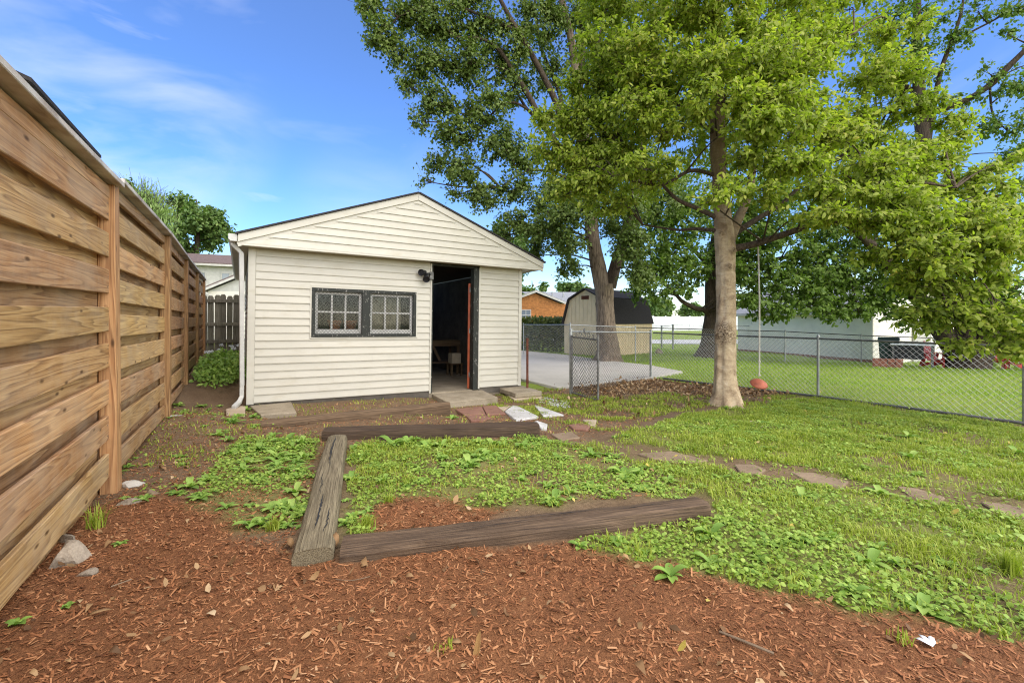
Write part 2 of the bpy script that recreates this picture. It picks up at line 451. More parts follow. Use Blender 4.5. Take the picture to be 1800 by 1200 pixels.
class MB:
    def __init__(s): s.v = []; s.f = []
    def add(s, vs, fs):
        b = len(s.v); s.v += [tuple(v) for v in vs]; s.f += [tuple(i + b for i in f) for f in fs]; return s
    def box(s, lo, hi, M=None):
        (a, b, c), (d, e, f) = lo, hi
        vs = [(a, b, c), (d, b, c), (d, e, c), (a, e, c), (a, b, f), (d, b, f), (d, e, f), (a, e, f)]
        if M is not None: vs = [M @ Vector(v) for v in vs]
        return s.add(vs, [(3, 2, 1, 0), (4, 5, 6, 7), (0, 1, 5, 4), (1, 2, 6, 5), (2, 3, 7, 6), (3, 0, 4, 7)])
    def poly(s, pts, off):
        """Prism: polygon pts swept by vector off."""
        n = len(pts); off = Vector(off); p = [Vector(q) for q in pts]
        return s.add(p + [q + off for q in p], [tuple(range(n))[::-1], tuple(range(n, 2 * n))] + [(i, (i + 1) % n, n + (i + 1) % n, n + i) for i in range(n)])
    def tube(s, pts, rad, n=8, caps=True):
        pts = [Vector(p) for p in pts]; m = len(pts)
        if not hasattr(rad, '__len__'): rad = [rad] * m
        vs = []; u = None
        for i, p in enumerate(pts):
            t = (pts[min(i + 1, m - 1)] - pts[max(i - 1, 0)]).normalized()
            if u is None: u = t.orthogonal().normalized()
            else:
                u = (u - t * u.dot(t)); u = u.normalized() if u.length > 1e-6 else t.orthogonal().normalized()
            w = t.cross(u)
            for k in range(n):
                a = 2 * math.pi * k / n
                vs.append(p + (u * math.cos(a) + w * math.sin(a)) * rad[i])
        fs = [(i * n + k, i * n + (k + 1) % n, (i + 1) * n + (k + 1) % n, (i + 1) * n + k) for i in range(m - 1) for k in range(n)]
        if caps: fs += [tuple(range(n))[::-1], tuple(range((m - 1) * n, m * n))]
        return s.add(vs, fs)
    def lathe(s, prof, n=16, c=(0, 0, 0), M=None):
        vs = [Vector((r * math.cos(2 * math.pi * k / n), r * math.sin(2 * math.pi * k / n), z)) for r, z in prof for k in range(n)]
        if M is not None: vs = [M @ v for v in vs]
        vs = [v + Vector(c) for v in vs]
        m = len(prof)
        return s.add(vs, [(i * n + k, i * n + (k + 1) % n, (i + 1) * n + (k + 1) % n, (i + 1) * n + k) for i in range(m - 1) for k in range(n)] + [tuple(range(n))[::-1], tuple(range((m - 1) * n, m * n))])
    def build(s, name, mat, parent=None, bevel=0, smooth=False, loc=None, seg=1):
        me = bpy.data.meshes.new(name)
        vs = s.v if loc is None else [tuple(Vector(v) - Vector(loc)) for v in s.v]
        me.from_pydata(vs, [], s.f); me.update()
        if smooth: me.polygons.foreach_set('use_smooth', [True] * len(me.polygons))
        me.materials.append(MATS[mat])
        o = bpy.data.objects.new(name, me)
        if loc is not None: o.location = loc
        link(o, parent)
        if bevel:
            md = o.modifiers.new('bevel', 'BEVEL'); md.width = bevel; md.segments = seg; md.limit_method = 'ANGLE'
        return o

def fr(p0, p1):
    """Frame with x along p0->p1 on the ground plan, z up, origin p0."""
    p0, p1 = Vector(p0), Vector(p1)
    x = (p1 - p0).normalized(); y = Vector((0, 0, 1)).cross(x).normalized(); z = x.cross(y)
    M = Matrix.Identity(4)
    for i in range(3): M[i][0], M[i][1], M[i][2], M[i][3] = x[i], y[i], z[i], p0[i]
    return M

def unit(a): return a / np.maximum(np.linalg.norm(a, axis=-1, keepdims=True), 1e-9)

def leaf_arrays(p, d, nrm, L, W, bend=.12, fold=.12, shape=(.32, .72, .5, .42)):
    """Six-point leaves with a bent midrib: base, two shoulders, two upper points, tip."""
    d = unit(d); s = unit(np.cross(d, nrm)); u = np.cross(s, d)
    L = L[:, None]; W = W[:, None]; n = len(p)
    a, b, wa, wb = shape
    V = np.empty((n, 6, 3), np.float32)
    V[:, 0] = p
    V[:, 1] = p + d * L * a - s * W * wa + u * fold * W
    V[:, 2] = p + d * L * a + s * W * wa + u * fold * W
    V[:, 3] = p + d * L * b - s * W * wb + u * (fold * W - bend * L * .5)
    V[:, 4] = p + d * L * b + s * W * wb + u * (fold * W - bend * L * .5)
    V[:, 5] = p + d * L - u * bend * L * 1.3
    i = (np.arange(n) * 6)[:, None]
    T = np.concatenate([i + [0, 2, 1], i + [3, 4, 5]]); Q = i + [1, 2, 4, 3]
    return V.reshape(-1, 3), [T, Q]

def rdir(n): return unit(RNG.normal(size=(n, 3)))

def merge(parts):
    V = []; T = []; Q = []; b = 0
    for v, fs in parts:
        V.append(v)
        for f in fs: (T if f.shape[1] == 3 else Q).append(f + b)
        b += len(v)
    return np.concatenate(V), [np.concatenate(x) for x in (T, Q) if x]

# ------------------------------------------------------------------ ground sheet
MULCH = [(-3000, 4000), (-3000, 1000), (0, 1000), (150, 900), (230, 865), (330, 885), (430, 940), (510, 975), (600, 985), (900, 962), (1010, 957), (1120, 990), (1300, 1020), (1480, 1055), (1640, 1085), (1800, 1125), (2400, 1250), (3600, 2000), (3600, 4000)]
MULCH2 = [(650, 945), (640, 905), (690, 872), (760, 868), (840, 890), (905, 903), (760, 930)]
STRIP = [(150, 900), (180, 760), (300, 650), (360, 600), (425, 600), (440, 705), (480, 745), (570, 760), (560, 800), (530, 900), (500, 975), (330, 885)]
SOIL = [(150, 900), (180, 760), (300, 650), (360, 600), (425, 600), (440, 690), (760, 680), (920, 640), (1000, 630), (1200, 640), (1310, 668), (1440, 690), (1330, 712), (1180, 722), (1090, 760), (1020, 775), (960, 772), (600, 778), (560, 800), (530, 900), (500, 975), (330, 885)]
LITTER = [(1000, 682), (1060, 668), (1150, 660), (1300, 672), (1420, 692), (1360, 698), (1250, 698), (1160, 690), (1070, 700)]
LUSH = [(330, 890), (380, 800), (430, 770), (560, 770), (545, 830), (505, 920), (440, 935)]
BED = [(606, 955), (612, 800), (640, 775), (950, 770), (1100, 800), (1250, 872), (1215, 868), (900, 898), (700, 940)]
LAWN = [(960, 785), (1060, 780), (1120, 755), (1200, 728), (1330, 712), (1450, 697), (1800, 752), (3600, 1000), (3600, 2000), (2400, 1250), (1800, 1125), (1640, 1085), (1480, 1055), (1300, 1020), (1120, 990), (1010, 957), (1252, 912), (1252, 872), (1100, 800)]
COVER = [(1010, 957), (1130, 935), (1252, 905), (1300, 900), (1500, 960), (1800, 1060), (2400, 1200), (1800, 1120), (1480, 1050), (1120, 988)]
WALK = [(1040, 772), (1130, 785), (1350, 815), (1560, 848), (1810, 880), (1810, 912), (1600, 882), (1400, 848), (1250, 822), (1100, 800)]
FA, FB = Vector((8.61, 8.04, 0)), Vector((9.25, 1.90, 0))

def zones(x, y):
    z = zg(x, y); px, py, Z = proj(x, y, z)
    jx = (fbm(x * 3, y * 3, 5) - .5) * .35; jy = (fbm(x * 3, y * 3, 9) - .5) * .35
    px2, py2, _ = proj(x + jx, y + jy, z)
    front = Z > .45
    beyond = (x > FA.x + (FA.y - y) * (FB.x - FA.x) / (FA.y - FB.y)) | ((y > 8.2) & (x > 4.9))
    mul = (inside(px2, py2, MULCH) | inside(px2, py2, MULCH2)) & ~beyond | (~front & (x < 9) & (x > -.9) & (y < 4))
    soil = inside(px2, py2, SOIL) & front & ~beyond
    lawn = (inside(px2, py2, LAWN) & front & ~mul) | beyond
    bed = inside(px2, py2, BED) & front & ~mul
    lush = inside(px2, py2, LUSH) & front
    lit = inside(px2, py2, LITTER) & front & ~beyond
    cov = inside(px2, py2, COVER) & front & ~beyond
    walk = inside(px2, py2, WALK) & front & ~beyond
    strip = inside(px2, py2, STRIP) & front
    return dict(mulch=mul, soil=soil, lawn=lawn, bed=bed, lush=lush, litter=lit, cover=cov, walk=walk, beyond=beyond, strip=strip, z=z)

def axis(lo, hi, step, far_lo, far_hi, g=1.22):
    a = list(np.arange(lo, hi + 1e-6, step)); s = step
    while a[-1] < far_hi: s *= g; a.append(a[-1] + s)
    s = step
    while a[0] > far_lo: s *= g; a.insert(0, a[0] - s)
    return np.array(a)
def micro(x, y, zn):
    h = (fbm(x * 2.2, y * 2.2, 3) - .5) * .05 + (fbm(x * 11, y * 11, 4) - .5) * .022
    h = h + zn['mulch'] * ((fbm(x * 24, y * 24, 8) - .5) * .022)
    return h * np.exp(-np.maximum(0, np.hypot(x - 4, y - 4) - 9) / 6)
gx = axis(-1.2, 10, .052, -300, 400); gy = axis(-.9, 9.2, .052, -120, 500)
X, Y = np.meshgrid(gx, gy)
zn = zones(X, Y)
dist = np.hypot(X, Y)
Zt = zn['z'] + micro(X, Y, zn)
gm = (np.where(zn['lawn'] | zn['bed'], np.where(zn['beyond'], .95, .45), 0) * np.where(zn['walk'], .2, 1)).astype(float)
gm = np.where((dist > 25), 1.0, gm)
gm = gm * np.where(zn['beyond'] | (dist > 25), 1, np.clip((fbm(X * 1.3, Y * 1.3, 21) - .32) * 4, .15, 1))
gm = np.where(zn['lush'], .35, gm)
mm = zn['mulch'].astype(float)
def blur(a):
    for _ in range(2): a[1:-1, 1:-1] = (a[1:-1, 1:-1] * 2 + a[:-2, 1:-1] + a[2:, 1:-1] + a[1:-1, :-2] + a[1:-1, 2:]) / 6
    return a
gm = blur(gm); mm = blur(mm)
ny, nx = X.shape
idx = np.arange(ny * nx).reshape(ny, nx)
Fq = np.stack([idx[:-1, :-1], idx[:-1, 1:], idx[1:, 1:], idx[1:, :-1]], -1).reshape(-1, 4)
g_o = np_mesh('ground', np.stack([X, Y, Zt], -1).reshape(-1, 3), Fq, 'ground', smooth=True, attrs={'grass': gm.ravel(), 'mulch': mm.ravel()})
tag(g_o, kind='structure')

def gz(x, y):
    x = np.atleast_1d(np.asarray(x, float)); y = np.atleast_1d(np.asarray(y, float))
    return zg(x, y) + micro(x, y, zones(x, y))

# concrete yard slab behind the gate
slab_px = [(917, 670), (979, 685), (1000, 683), (1144, 667), (1200, 656), (1138, 644), (1065, 636), (999, 626), (916, 618), (850, 618)]
sp = [G(a, b) for a, b in slab_px]
def slab(name, pts, top, thick, mat, parent=None, bevel=.008, jitter=0.0):
    c = sum((Vector((p.x, p.y, 0)) for p in pts), Vector()) / len(pts)
    mb = MB(); n = len(pts)
    tops = top if hasattr(top, '__len__') else [top] * n
    up = [(p.x, p.y, t) for p, t in zip(pts, tops)]
    dn = [(p.x + random.uniform(-jitter, jitter), p.y + random.uniform(-jitter, jitter), t - thick) for p, t in zip(pts, tops)]
    a = sum((up[i][0] * up[(i + 1) % n][1] - up[(i + 1) % n][0] * up[i][1]) for i in range(n))
    if a < 0: up.reverse(); dn.reverse()
    mb.add(up + dn, [tuple(range(n)), tuple(range(n, 2 * n))[::-1]] + [(i, n + i, n + (i + 1) % n, (i + 1) % n) for i in range(n)])
    return mb.build(name, mat, parent, bevel, loc=(c.x, c.y, min(tops) - thick))
o = slab('pavement', sp, [p.z + .06 for p in sp], .14, 'concrete_pale', bevel=.01); tag(o, kind='structure')
# pale lane across the far lawn
a, b = P(1000, 603, 33), P(1420, 603, 36)
rd = [Vector((a.x - 14, a.y + 8, 0)), Vector((b.x + 14, b.y - 8, 0)), Vector((b.x + 17, b.y - 4, 0)), Vector((a.x - 11, a.y + 12, 0))]
rp = MB(); rv = []
for t in np.linspace(0, 1, 14):
    for q0, q1 in ((rd[0], rd[1]), (rd[3], rd[2])):
        q = q0.lerp(q1, t); rv.append((q.x, q.y, float(zg(q.x, q.y)) + .03))
rp.add(rv, [(2 * i, 2 * i + 2, 2 * i + 3, 2 * i + 1) for i in range(13)])
tag(rp.build('road', 'asphalt_pale'), kind='structure')

# ------------------------------------------------------------------ the horizontal-board fence along one side
FENCE = empty('wooden_fence', 'tall new cedar fence of staggered horizontal boards along the side yard', 'fence', (-.85, 4.3, 0))
FENCE_INV = Vector((-.85, 4.3, 0))
post_y = [-0.55, 1.90, 4.35, 6.79, 9.23, 11.67, 14.1]
post_x = [-.80, -.81, -.825, -.818, -.876, -.925, -.979]
post_top = [2.13, 2.175, 2.262, 2.255, 2.25, 2.262, 2.28]
def fx(y): return float(np.interp(y, post_y, post_x))
def ft(y): return float(np.interp(y, post_y, post_top))
for i, (y, x, t) in enumerate(zip(post_y, post_x, post_top)):
    zb = float(zg(x, y)) - .25
    m = MB(); m.box((x - .10, y - .0695, zb), (x, y + .0695, t))
    o = m.build('post', 'cedar_post', FENCE, .006, loc=(x, y, zb)); o.location -= FENCE_INV
    if i == 2: o.rotation_euler = (0, R(-.4), 0)
def board(name, y0, y1, x0, x1, z0, z1, mat, tilt=0.0, ztop=None):
    """A board between two points of the fence line; x offsets are measured back from the post fronts."""
    c = Vector((fx(y0), y0, z0)); m = MB()
    vs = []
    for y in (y0, y1):
        f = fx(y); dz = ft(y) - ft(y0)
        t = tilt if y == y1 else 0
        for (xx, zz) in ((x0, z0), (x1, z0), (x1, z1), (x0, z1)): vs.append((f + xx, y, zz + dz * .6 + t))
    m.add(vs, [(0, 1, 2, 3), (7, 6, 5, 4), (0, 4, 5, 1), (1, 5, 6, 2), (2, 6, 7, 3), (3, 7, 4, 0)])
    o = m.build(name, mat, FENCE, .004, loc=c); o.location -= FENCE_INV
    return o
rows = [.075, .34, .603, .866, 1.128, 1.39, 1.652, 1.915]
for b in range(len(post_y) - 1):
    y0, y1 = post_y[b] + .02, post_y[b + 1] - .02
    for k, z in enumerate(rows):
        lift = .0 if z > .3 else float(np.interp((y0 + y1) / 2, [4, 7, 14], [0, .06, .12]))
        j = random.uniform(-.006, .006)
        board('board', y0, y1, -.075, -.048, z + j + lift, z + .172 + j, 'cedar', random.uniform(-.006, .006))
        board('recessed_board', y0, y1, -.143, -.114, z + .12 + j, z + .12 + .19 + j, 'cedar_recessed', random.uniform(-.006, .006))
    board('recessed_board', y0, y1, -.1425, -.1135, -.1 + .02, .135, 'cedar_recessed')
    board('top_rail', y0, y1, -.078, -.045, ft(y0) - .10, ft(y0) - .012, 'cedar')
    board('kick_board', y0, y1, -.185, -.147, -.22, .085 + (.05 if b > 2 else 0), 'grey_board')
for b in range(len(post_y) - 1):
    y0, y1 = post_y[b] + .002, post_y[b + 1] - .002
    if b == 0: y0 = post_y[0] - .1
    o = board('cap_board', y0, y1, -.21, .028, ft(y0) + .001, ft(y0) + .036, 'cedar_cap')

nm_ = MB()
for b in range(1, 5):                                   # galvanised nail heads beside every post
    for z in rows:
        for yy in (post_y[b] + .11, post_y[b + 1] - .11):
            for dz in (.04, .125):
                c = Vector((fx(yy) - .0478, yy + random.uniform(-.012, .012), z + dz + random.uniform(-.01, .01) + (ft(yy) - ft(post_y[b])) * .6)) - FENCE_INV
                nm_.lathe([(.0045, 0), (.0045, .0012)], 6, c, Matrix.Rotation(R(90), 3, 'Y'))
nm_.build('nails', 'metal_dull', FENCE)['kind'] = 'stuff'

# ------------------------------------------------------------------ old picket fence at the end of the side yard
y = 14.35
OLD = empty('picket_fence', 'weathered dark picket fence closing the gap behind the outbuilding', 'fence', (-.6, y, .3))
x = -1.35; k = 0
PK = None
while x < -.18:
    w = .135
    if PK is None:
        m = MB(); m.poly([(0, 0, 0), (w, 0, 0), (w, 0, 1.58), (w - .03, 0, 1.63), (.03, 0, 1.63), (0, 0, 1.58)], (0, .02, 0))
        o = m.build('picket', 'old_picket', OLD, .003); PK = o
    else:
        o = PK.copy(); COL.objects.link(o); o.parent = OLD
    o.location = (x + .6, random.uniform(-.006, .006), random.uniform(-.03, .02)); o.rotation_euler = (0, R(random.uniform(-.8, .8)), 0)
    x += w + random.uniform(.001, .004)
for z in (.35, .80, 1.42):
    m = MB(); m.box((-.78, -.045, z), (.46, -.004, z + .09)); m.build('rail', 'old_picket', OLD, .004)

# ------------------------------------------------------------------ the outbuilding
SHED = empty('shed', 'cream vinyl sided outbuilding with gable front, barred window and open doorway', 'shed', (-.03, 7.93, 0.0), rot=(0, R(.75), R(.8)))
LEN, WID, HW = 7.0, 4.84, 2.36
DX0, DX1, DZ = 2.905, 3.86, 2.33
WX0, WX1, WZ0, WZ1 = .875, 2.61, .99, 1.79
def part(name, mat, parent=SHED, bevel=0, **kw):
    m = MB(); return m, (lambda: m.build(name, mat, parent, bevel, **kw))
# structural walls behind the cladding
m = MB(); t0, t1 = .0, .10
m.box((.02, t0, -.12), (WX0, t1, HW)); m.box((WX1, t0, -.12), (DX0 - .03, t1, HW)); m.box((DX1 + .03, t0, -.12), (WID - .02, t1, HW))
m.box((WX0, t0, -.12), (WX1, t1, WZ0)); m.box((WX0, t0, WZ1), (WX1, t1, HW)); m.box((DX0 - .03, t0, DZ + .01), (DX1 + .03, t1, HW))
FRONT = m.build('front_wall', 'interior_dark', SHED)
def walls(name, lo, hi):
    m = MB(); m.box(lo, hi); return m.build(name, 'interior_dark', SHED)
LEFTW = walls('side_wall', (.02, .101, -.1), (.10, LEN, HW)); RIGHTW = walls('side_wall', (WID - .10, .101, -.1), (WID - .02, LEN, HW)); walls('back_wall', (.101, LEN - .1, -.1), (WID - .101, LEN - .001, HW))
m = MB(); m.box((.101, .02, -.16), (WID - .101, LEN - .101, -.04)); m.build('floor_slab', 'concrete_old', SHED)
# cladding: one plank per course, cut round the openings
def plank(parent, x0, x1, z0, z1, axis='x', face=0.0, sgn=-1, bulge=.022, zb0=None):
    """A clapboard course: the lower edge stands proud of the upper edge."""
    z0b = z0 if zb0 is None else zb0
    bulge += random.uniform(-.003, .002); dz_ = random.uniform(-.0015, .0015)
    prof = [(-.001, z0 + dz_), (bulge, z0 + dz_), (bulge + .001, z0 + .012), (.004, z1 + .004), (-.001, z1 + .004)]
    m = MB(); vs = []
    for e, xx in enumerate((x0, x1)):
        for k, (d, z) in enumerate(prof):
            if e == 0 and k < 3 and zb0 is not None: z = z + (zb0 - z0)
            vs.append((xx, face + sgn * d, z) if axis == 'x' else (face + sgn * d, xx, z))
    n = len(prof)
    fs = [tuple(range(n)), tuple(range(2 * n - 1, n - 1, -1))] + [(i, n + i, n + (i + 1) % n, (i + 1) % n) for i in range(n)]
    if (axis == 'x') == (sgn < 0): fs = [f[::-1] for f in fs]
    m.add(vs, fs)
    return m.build('siding_plank', 'vinyl', parent, loc=vs[0])
EXP = .1175
k = 0; z = 0.0
while z < HW - .01:
    z1 = min(z + EXP, HW)
    segs = []
    xs = [(.09, WX0 - .02), (WX0 - .02, WX1 + .02), (WX1 + .02, DX0 - .03), (DX1 + .03, WID - .068)]
    inwin = z1 > WZ0 - .02 and z < WZ1 + .02
    indoor = z < DZ
    a = .09; pieces = []
    if inwin: pieces += [(.09, WX0 - .022), (WX1 + .022, DX0 - .034 if indoor else WID - .068)]
    else: pieces += [(.09, DX0 - .034 if indoor else WID - .068)]
    if indoor: pieces.append((DX1 + .034, WID - .068))
    for (a, b) in pieces:
        if b - a > 2.4 and random.random() < .5:
            s_ = random.uniform(a + .6, b - .6); plank(FRONT, a, s_, z, z1); plank(FRONT, s_ - .03, b, z + .0015, z1, bulge=.0245)
        else: plank(FRONT, a, b, z, z1)
    if inwin and z < WZ0 - .02: plank(FRONT, WX0 - .022, WX1 + .022, z, WZ0 - .021)
    if inwin and z1 > WZ1 + .02: plank(FRONT, WX0 - .022, WX1 + .022, WZ1 + .021, z1)
    z += EXP
for z in np.arange(0, HW - .01, EXP):
    z1 = min(z + EXP, HW)
    plank(LEFTW, .02, LEN, z, z1, 'y', .02, -1); plank(RIGHTW, .02, LEN, z, z1, 'y', WID - .02, 1)
# corner posts, window and door trim
for x0, x1 in ((-.012, .088), (WID - .066, WID + .004)):
    m = MB(); m.box((x0, -.03, -.02), (x1, .018, HW)); m.build('corner_trim', 'vinyl_trim', SHED, .004)
for nm, lo, hi in (('window_trim', (WX0 - .022, -.026, WZ0 - .02), (WX0, .0, WZ1 + .02)), ('window_trim', (WX1, -.026, WZ0 - .02), (WX1 + .022, 0, WZ1 + .02)),
                   ('window_trim', (WX0 + .001, -.026, WZ0 - .02), (WX1 - .001, 0, WZ0)), ('window_trim', (WX0 + .001, -.026, WZ1), (WX1 - .001, 0, WZ1 + .02)),
                   ('door_trim', (DX0 - .032, -.028, -.04), (DX0 - .004, 0, DZ)), ('door_trim', (DX1 + .006, -.028, -.02), (DX1 + .034, 0, DZ))):
    m = MB(); m.box(lo, hi); m.build(nm, 'vinyl_trim', SHED)
# door frame and the door leaf swung inwards
for lo, hi in (((DX0 - .003, -.02, -.04), (DX0 + .022, .14, DZ - .03)), ((DX1 - .10, -.012, -.04), (DX1 + .005, .14, DZ - .03)), ((DX0 - .003, -.015, DZ - .029), (DX1 + .005, .14, DZ))):
    m = MB(); m.box(lo, hi); m.build('door_frame', 'green_paint', SHED, .003)
m = MB(); m.box((0, 0, -.03), (.042, .86, 2.02)); DOOR = m.build('door', 'red_brown_paint', SHED, .003); DOOR.location = (DX1 - .148, .145, 0); DOOR.rotation_euler = (0, 0, R(-38))
m = MB(); m.lathe([(.012, -.05), (.03, -.045), (.032, -.02), (.012, -.012), (.012, 0)], 12, (0, .79, .95), Matrix.Rotation(R(90), 3, 'Y')); m.build('handle', 'metal_dull', DOOR, smooth=True)
for z in (.2, 1.05, 1.85):
    m = MB(); m.box((.03, -.012, z), (.05, .0, z + .09)); m.build('hinge', 'metal_dull', DOOR)
# the pair of windows
m = MB(); fw = .055
m.box((WX0, -.03, WZ0), (WX0 + fw, .09, WZ1)); m.box((WX1 - fw, -.03, WZ0), (WX1, .09, WZ1))
m.box((WX0 + fw, -.03, WZ1 - fw), (WX1 - fw, .09, WZ1)); m.box((WX0 + fw, -.036, WZ0), (WX1 - fw, .09, WZ0 + fw))
m.box((1.665, -.034, WZ0 + fw), (1.80, .09, WZ1 - fw))
WIN = m.build('window', 'green_paint', SHED, .003)
for (a, b) in ((WX0 + fw, 1.665), (1.80, WX1 - fw)):
    zb, zt = WZ0 + fw, WZ1 - fw; s = .045
    m = MB(); m.box((a, .03, zb), (a + s, .065, zt)); m.box((b - s, .03, zb), (b, .065, zt)); m.box((a + s, .03, zt - s), (b - s, .065, zt)); m.box((a + s, .03, zb), (b - s, .065, zb + .075))
    m.build('sash', 'white_paint', WIN, .002)
    ax, bx, az, bz = a + s, b - s, zb + .075, zt - s
    for i in (1, 2):
        c = ax + (bx - ax) * i / 3
        m = MB(); m.box((c - .014, .032, az), (c + .014, .06, bz)); m.build('glazing_bar', 'white_paint', WIN)
    c = (az + bz) / 2
    m = MB(); m.box((ax, .034, c - .013), (bx, .058, c + .013)); m.build('glazing_bar', 'white_paint', WIN)
    for i in range(3):
        for j in range(2):
            x0 = ax + (bx - ax) * i / 3; x1 = ax + (bx - ax) * (i + 1) / 3; z0 = (az, c)[j]; z1 = (c, bz)[j]
            m = MB(); m.box((x0 + .004, .047, z0 + .004), (x1 - .004, .050, z1 - .004)); m.build('pane', 'window_glass', WIN)
    m = MB(); st = .056; r = .0028
    for sg in (1, -1):
        n = int(((b - a) + (zt - zb)) / st) + 2
        for q in range(n):
            c0 = q * st
            # line x = a + c0 - sg*(z - zb) style diagonals clipped to the opening
            pts = []
            for zz in np.linspace(zb, zt, 2): pass
            if sg == 1:
                p0 = (a + c0, zb) if a + c0 <= b else (b, zb + (a + c0 - b)); p1 = (a, zb + c0) if zb + c0 <= zt else (a + c0 - (zt - zb), zt)
            else:
                p0 = (b - c0, zb) if b - c0 >= a else (a, zb + (a - (b - c0))); p1 = (b, zb + c0) if zb + c0 <= zt else (b - c0 + (zt - zb), zt)
            if p0[1] < zt and p1[0] <= b + 1e-6 and p1[0] >= a - 1e-6 and abs(p0[0] - p1[0]) > .01:
                m.tube([(p0[0], -.004 * sg - .006, p0[1]), (p1[0], -.004 * sg - .006, p1[1])], r, 4, False)
    o = m.build('security_mesh', 'wire_dark', WIN); tag(o, kind='stuff')
# roof: two shingled slopes, gable with its own cladding, rake boards, soffit
RX0, RX1, RA, RZE, RZA, OV = -.147, 5.19, 2.535, 2.495, 3.49, -.30
def slope(nm, x0, z0, x1, z1, y0, y1, thick, mat, lift=0, bev=0):
    n = Vector((-(z1 - z0), 0, x1 - x0)).normalized()
    if n.z < 0: n = -n
    a = Vector((x0, 0, z0)) + n * lift; b = Vector((x1, 0, z1)) + n * lift
    m = MB(); m.poly([(a.x, y0, a.z), (b.x, y0, b.z), tuple(Vector((b.x, y0, b.z)) + n * thick), tuple(Vector((a.x, y0, a.z)) + n * thick)], (0, y1 - y0, 0))
    return m.build(nm, mat, SHED, bev)
slope('roof', RX0 - .03, RZE - .012, RA, RZA, OV - .025, LEN + .2, .028, 'shingle_dark'); slope('roof', RA, RZA, RX1 + .03, RZE - .012, OV - .025, LEN + .2, .028, 'shingle_dark')
slope('roof_deck', RX0 + .02, RZE - .02, RA, RZA - .025, OV + .05, LEN + .1, .02, 'bench_wood'); slope('roof_deck', RA, RZA - .025, RX1 - .02, RZE - .02, OV + .05, LEN + .1, .02, 'bench_wood')
m = MB()                                                # gable backing
m.poly([(RX0 + .05, -.265, 2.365), (RX1 - .05, -.265, 2.365), (RX1 - .05, -.265, RZE - .05), (RA, -.265, RZA - .06), (RX0 + .05, -.265, RZE - .05)], (0, .06, 0))
GAB = m.build('gable_wall', 'vinyl', SHED)
sl = (RZA - RZE) / (RA - RX0); sr = (RZA - RZE) / (RX1 - RA)
z = 2.37
while z < RZA - .17:
    z1 = z + .1175
    def lim(zz): return RX0 + max(.02, (zz + .15 - RZE) / sl), RX1 - max(.02, (zz + .15 - RZE) / sr)
    a0, b0 = lim(z); a1, b1 = lim(min(z1, RZA - .15))
    d = .022; yf = -.266
    vs = [(a0, yf - d, z), (b0, yf - d, z), (b1, yf - .003, z1), (a1, yf - .003, z1), (a0, yf + .002, z), (b0, yf + .002, z), (b1, yf + .002, z1), (a1, yf + .002, z1)]
    m = MB(); m.add(vs, [(0, 1, 2, 3), (0, 4, 5, 1), (1, 5, 6, 2), (2, 6, 7, 3), (3, 7, 4, 0), (7, 6, 5, 4)])
    m.build('siding_plank', 'vinyl', GAB, loc=vs[0]); z = z1
for (xa, za, xb, zb_) in ((RX0, RZE, RA, RZA), (RX1, RZE, RA, RZA)):
    for (dz0, dz1, yy, nm) in ((-.115, -.004, OV, 'rake_board'), (-.185, -.112, OV + .022, 'rake_trim')):
        e = .0015 if xb > xa else -.0015
        m = MB(); m.poly([(xa, yy, za + dz0), (xb - e, yy, zb_ + dz0), (xb - e, yy, zb_ + dz1), (xa, yy, za + dz1)], (0, .03, 0)); m.build(nm, 'vinyl_trim', SHED, .002)
m = MB(); m.box((RX0 + .05, -.2855, 2.335), (RX1 - .07, -.255, 2.372)); m.build('gable_sill', 'vinyl_trim', SHED, .003)
m = MB(); m.box((RX0 + .05, -.254, 2.348), (RX1 - .07, .0, 2.362)); m.build('soffit', 'vinyl', SHED)
m = MB(); m.box((RX0 + .01, -.254, 2.365), (-.0125, LEN + .1, 2.38)); m.build('soffit', 'vinyl', SHED)
m = MB(); m.box((WID + .005, -.254, 2.365), (RX1 - .03, LEN + .1, 2.38)); m.build('soffit', 'vinyl', SHED)
m = MB(); m.box((RX0 - .012, OV + .032, 2.345), (RX0 + .008, LEN + .1, 2.475)); m.build('fascia', 'vinyl_trim', SHED)
m = MB(); m.box((RX1 - .026, OV + .032, 2.345), (RX1 - .004, LEN + .1, 2.475)); m.build('fascia', 'vinyl_trim', SHED)
m = MB(); gp = [(0, 0), (-.075, 0), (-.105, .03), (-.105, .10), (-.095, .10), (-.095, .033), (-.072, .01), (-.006, .01), (-.006, .10), (0, .10)]
m.poly([(RX0 - .0125 + a, OV + .01, 2.385 + b) for a, b in gp], (0, LEN + .35, 0)); GUT = m.build('gutter', 'white_paint', SHED)
m = MB(); m.poly([(RX0 - .0128, OV + .006, 2.385), (RX0 - .088, OV + .006, 2.385), (RX0 - .118, OV + .006, 2.415), (RX0 - .118, OV + .006, 2.487), (RX0 - .0128, OV + .006, 2.487)], (0, .006, 0)); m.build('end_cap', 'white_paint', GUT)
m = MB()
def dsp(pts, w=.032): m.tube(pts, w, 4)
m.tube([(RX0 - .06, -.10, 2.42), (RX0 - .06, -.10, 2.36), (-.10, -.085, 2.24), (-.07, -.06, .28)], .043, 4); m.build('downspout', 'white_paint', SHED, .006)
m = MB(); m.tube([(-.07, -.06, .29), (-.07, -.06, .12), (-.10, -.14, .05), (-.17, -.32, .005)], .041, 4); m.build('downspout_elbow', 'white_paint', SHED, .006)
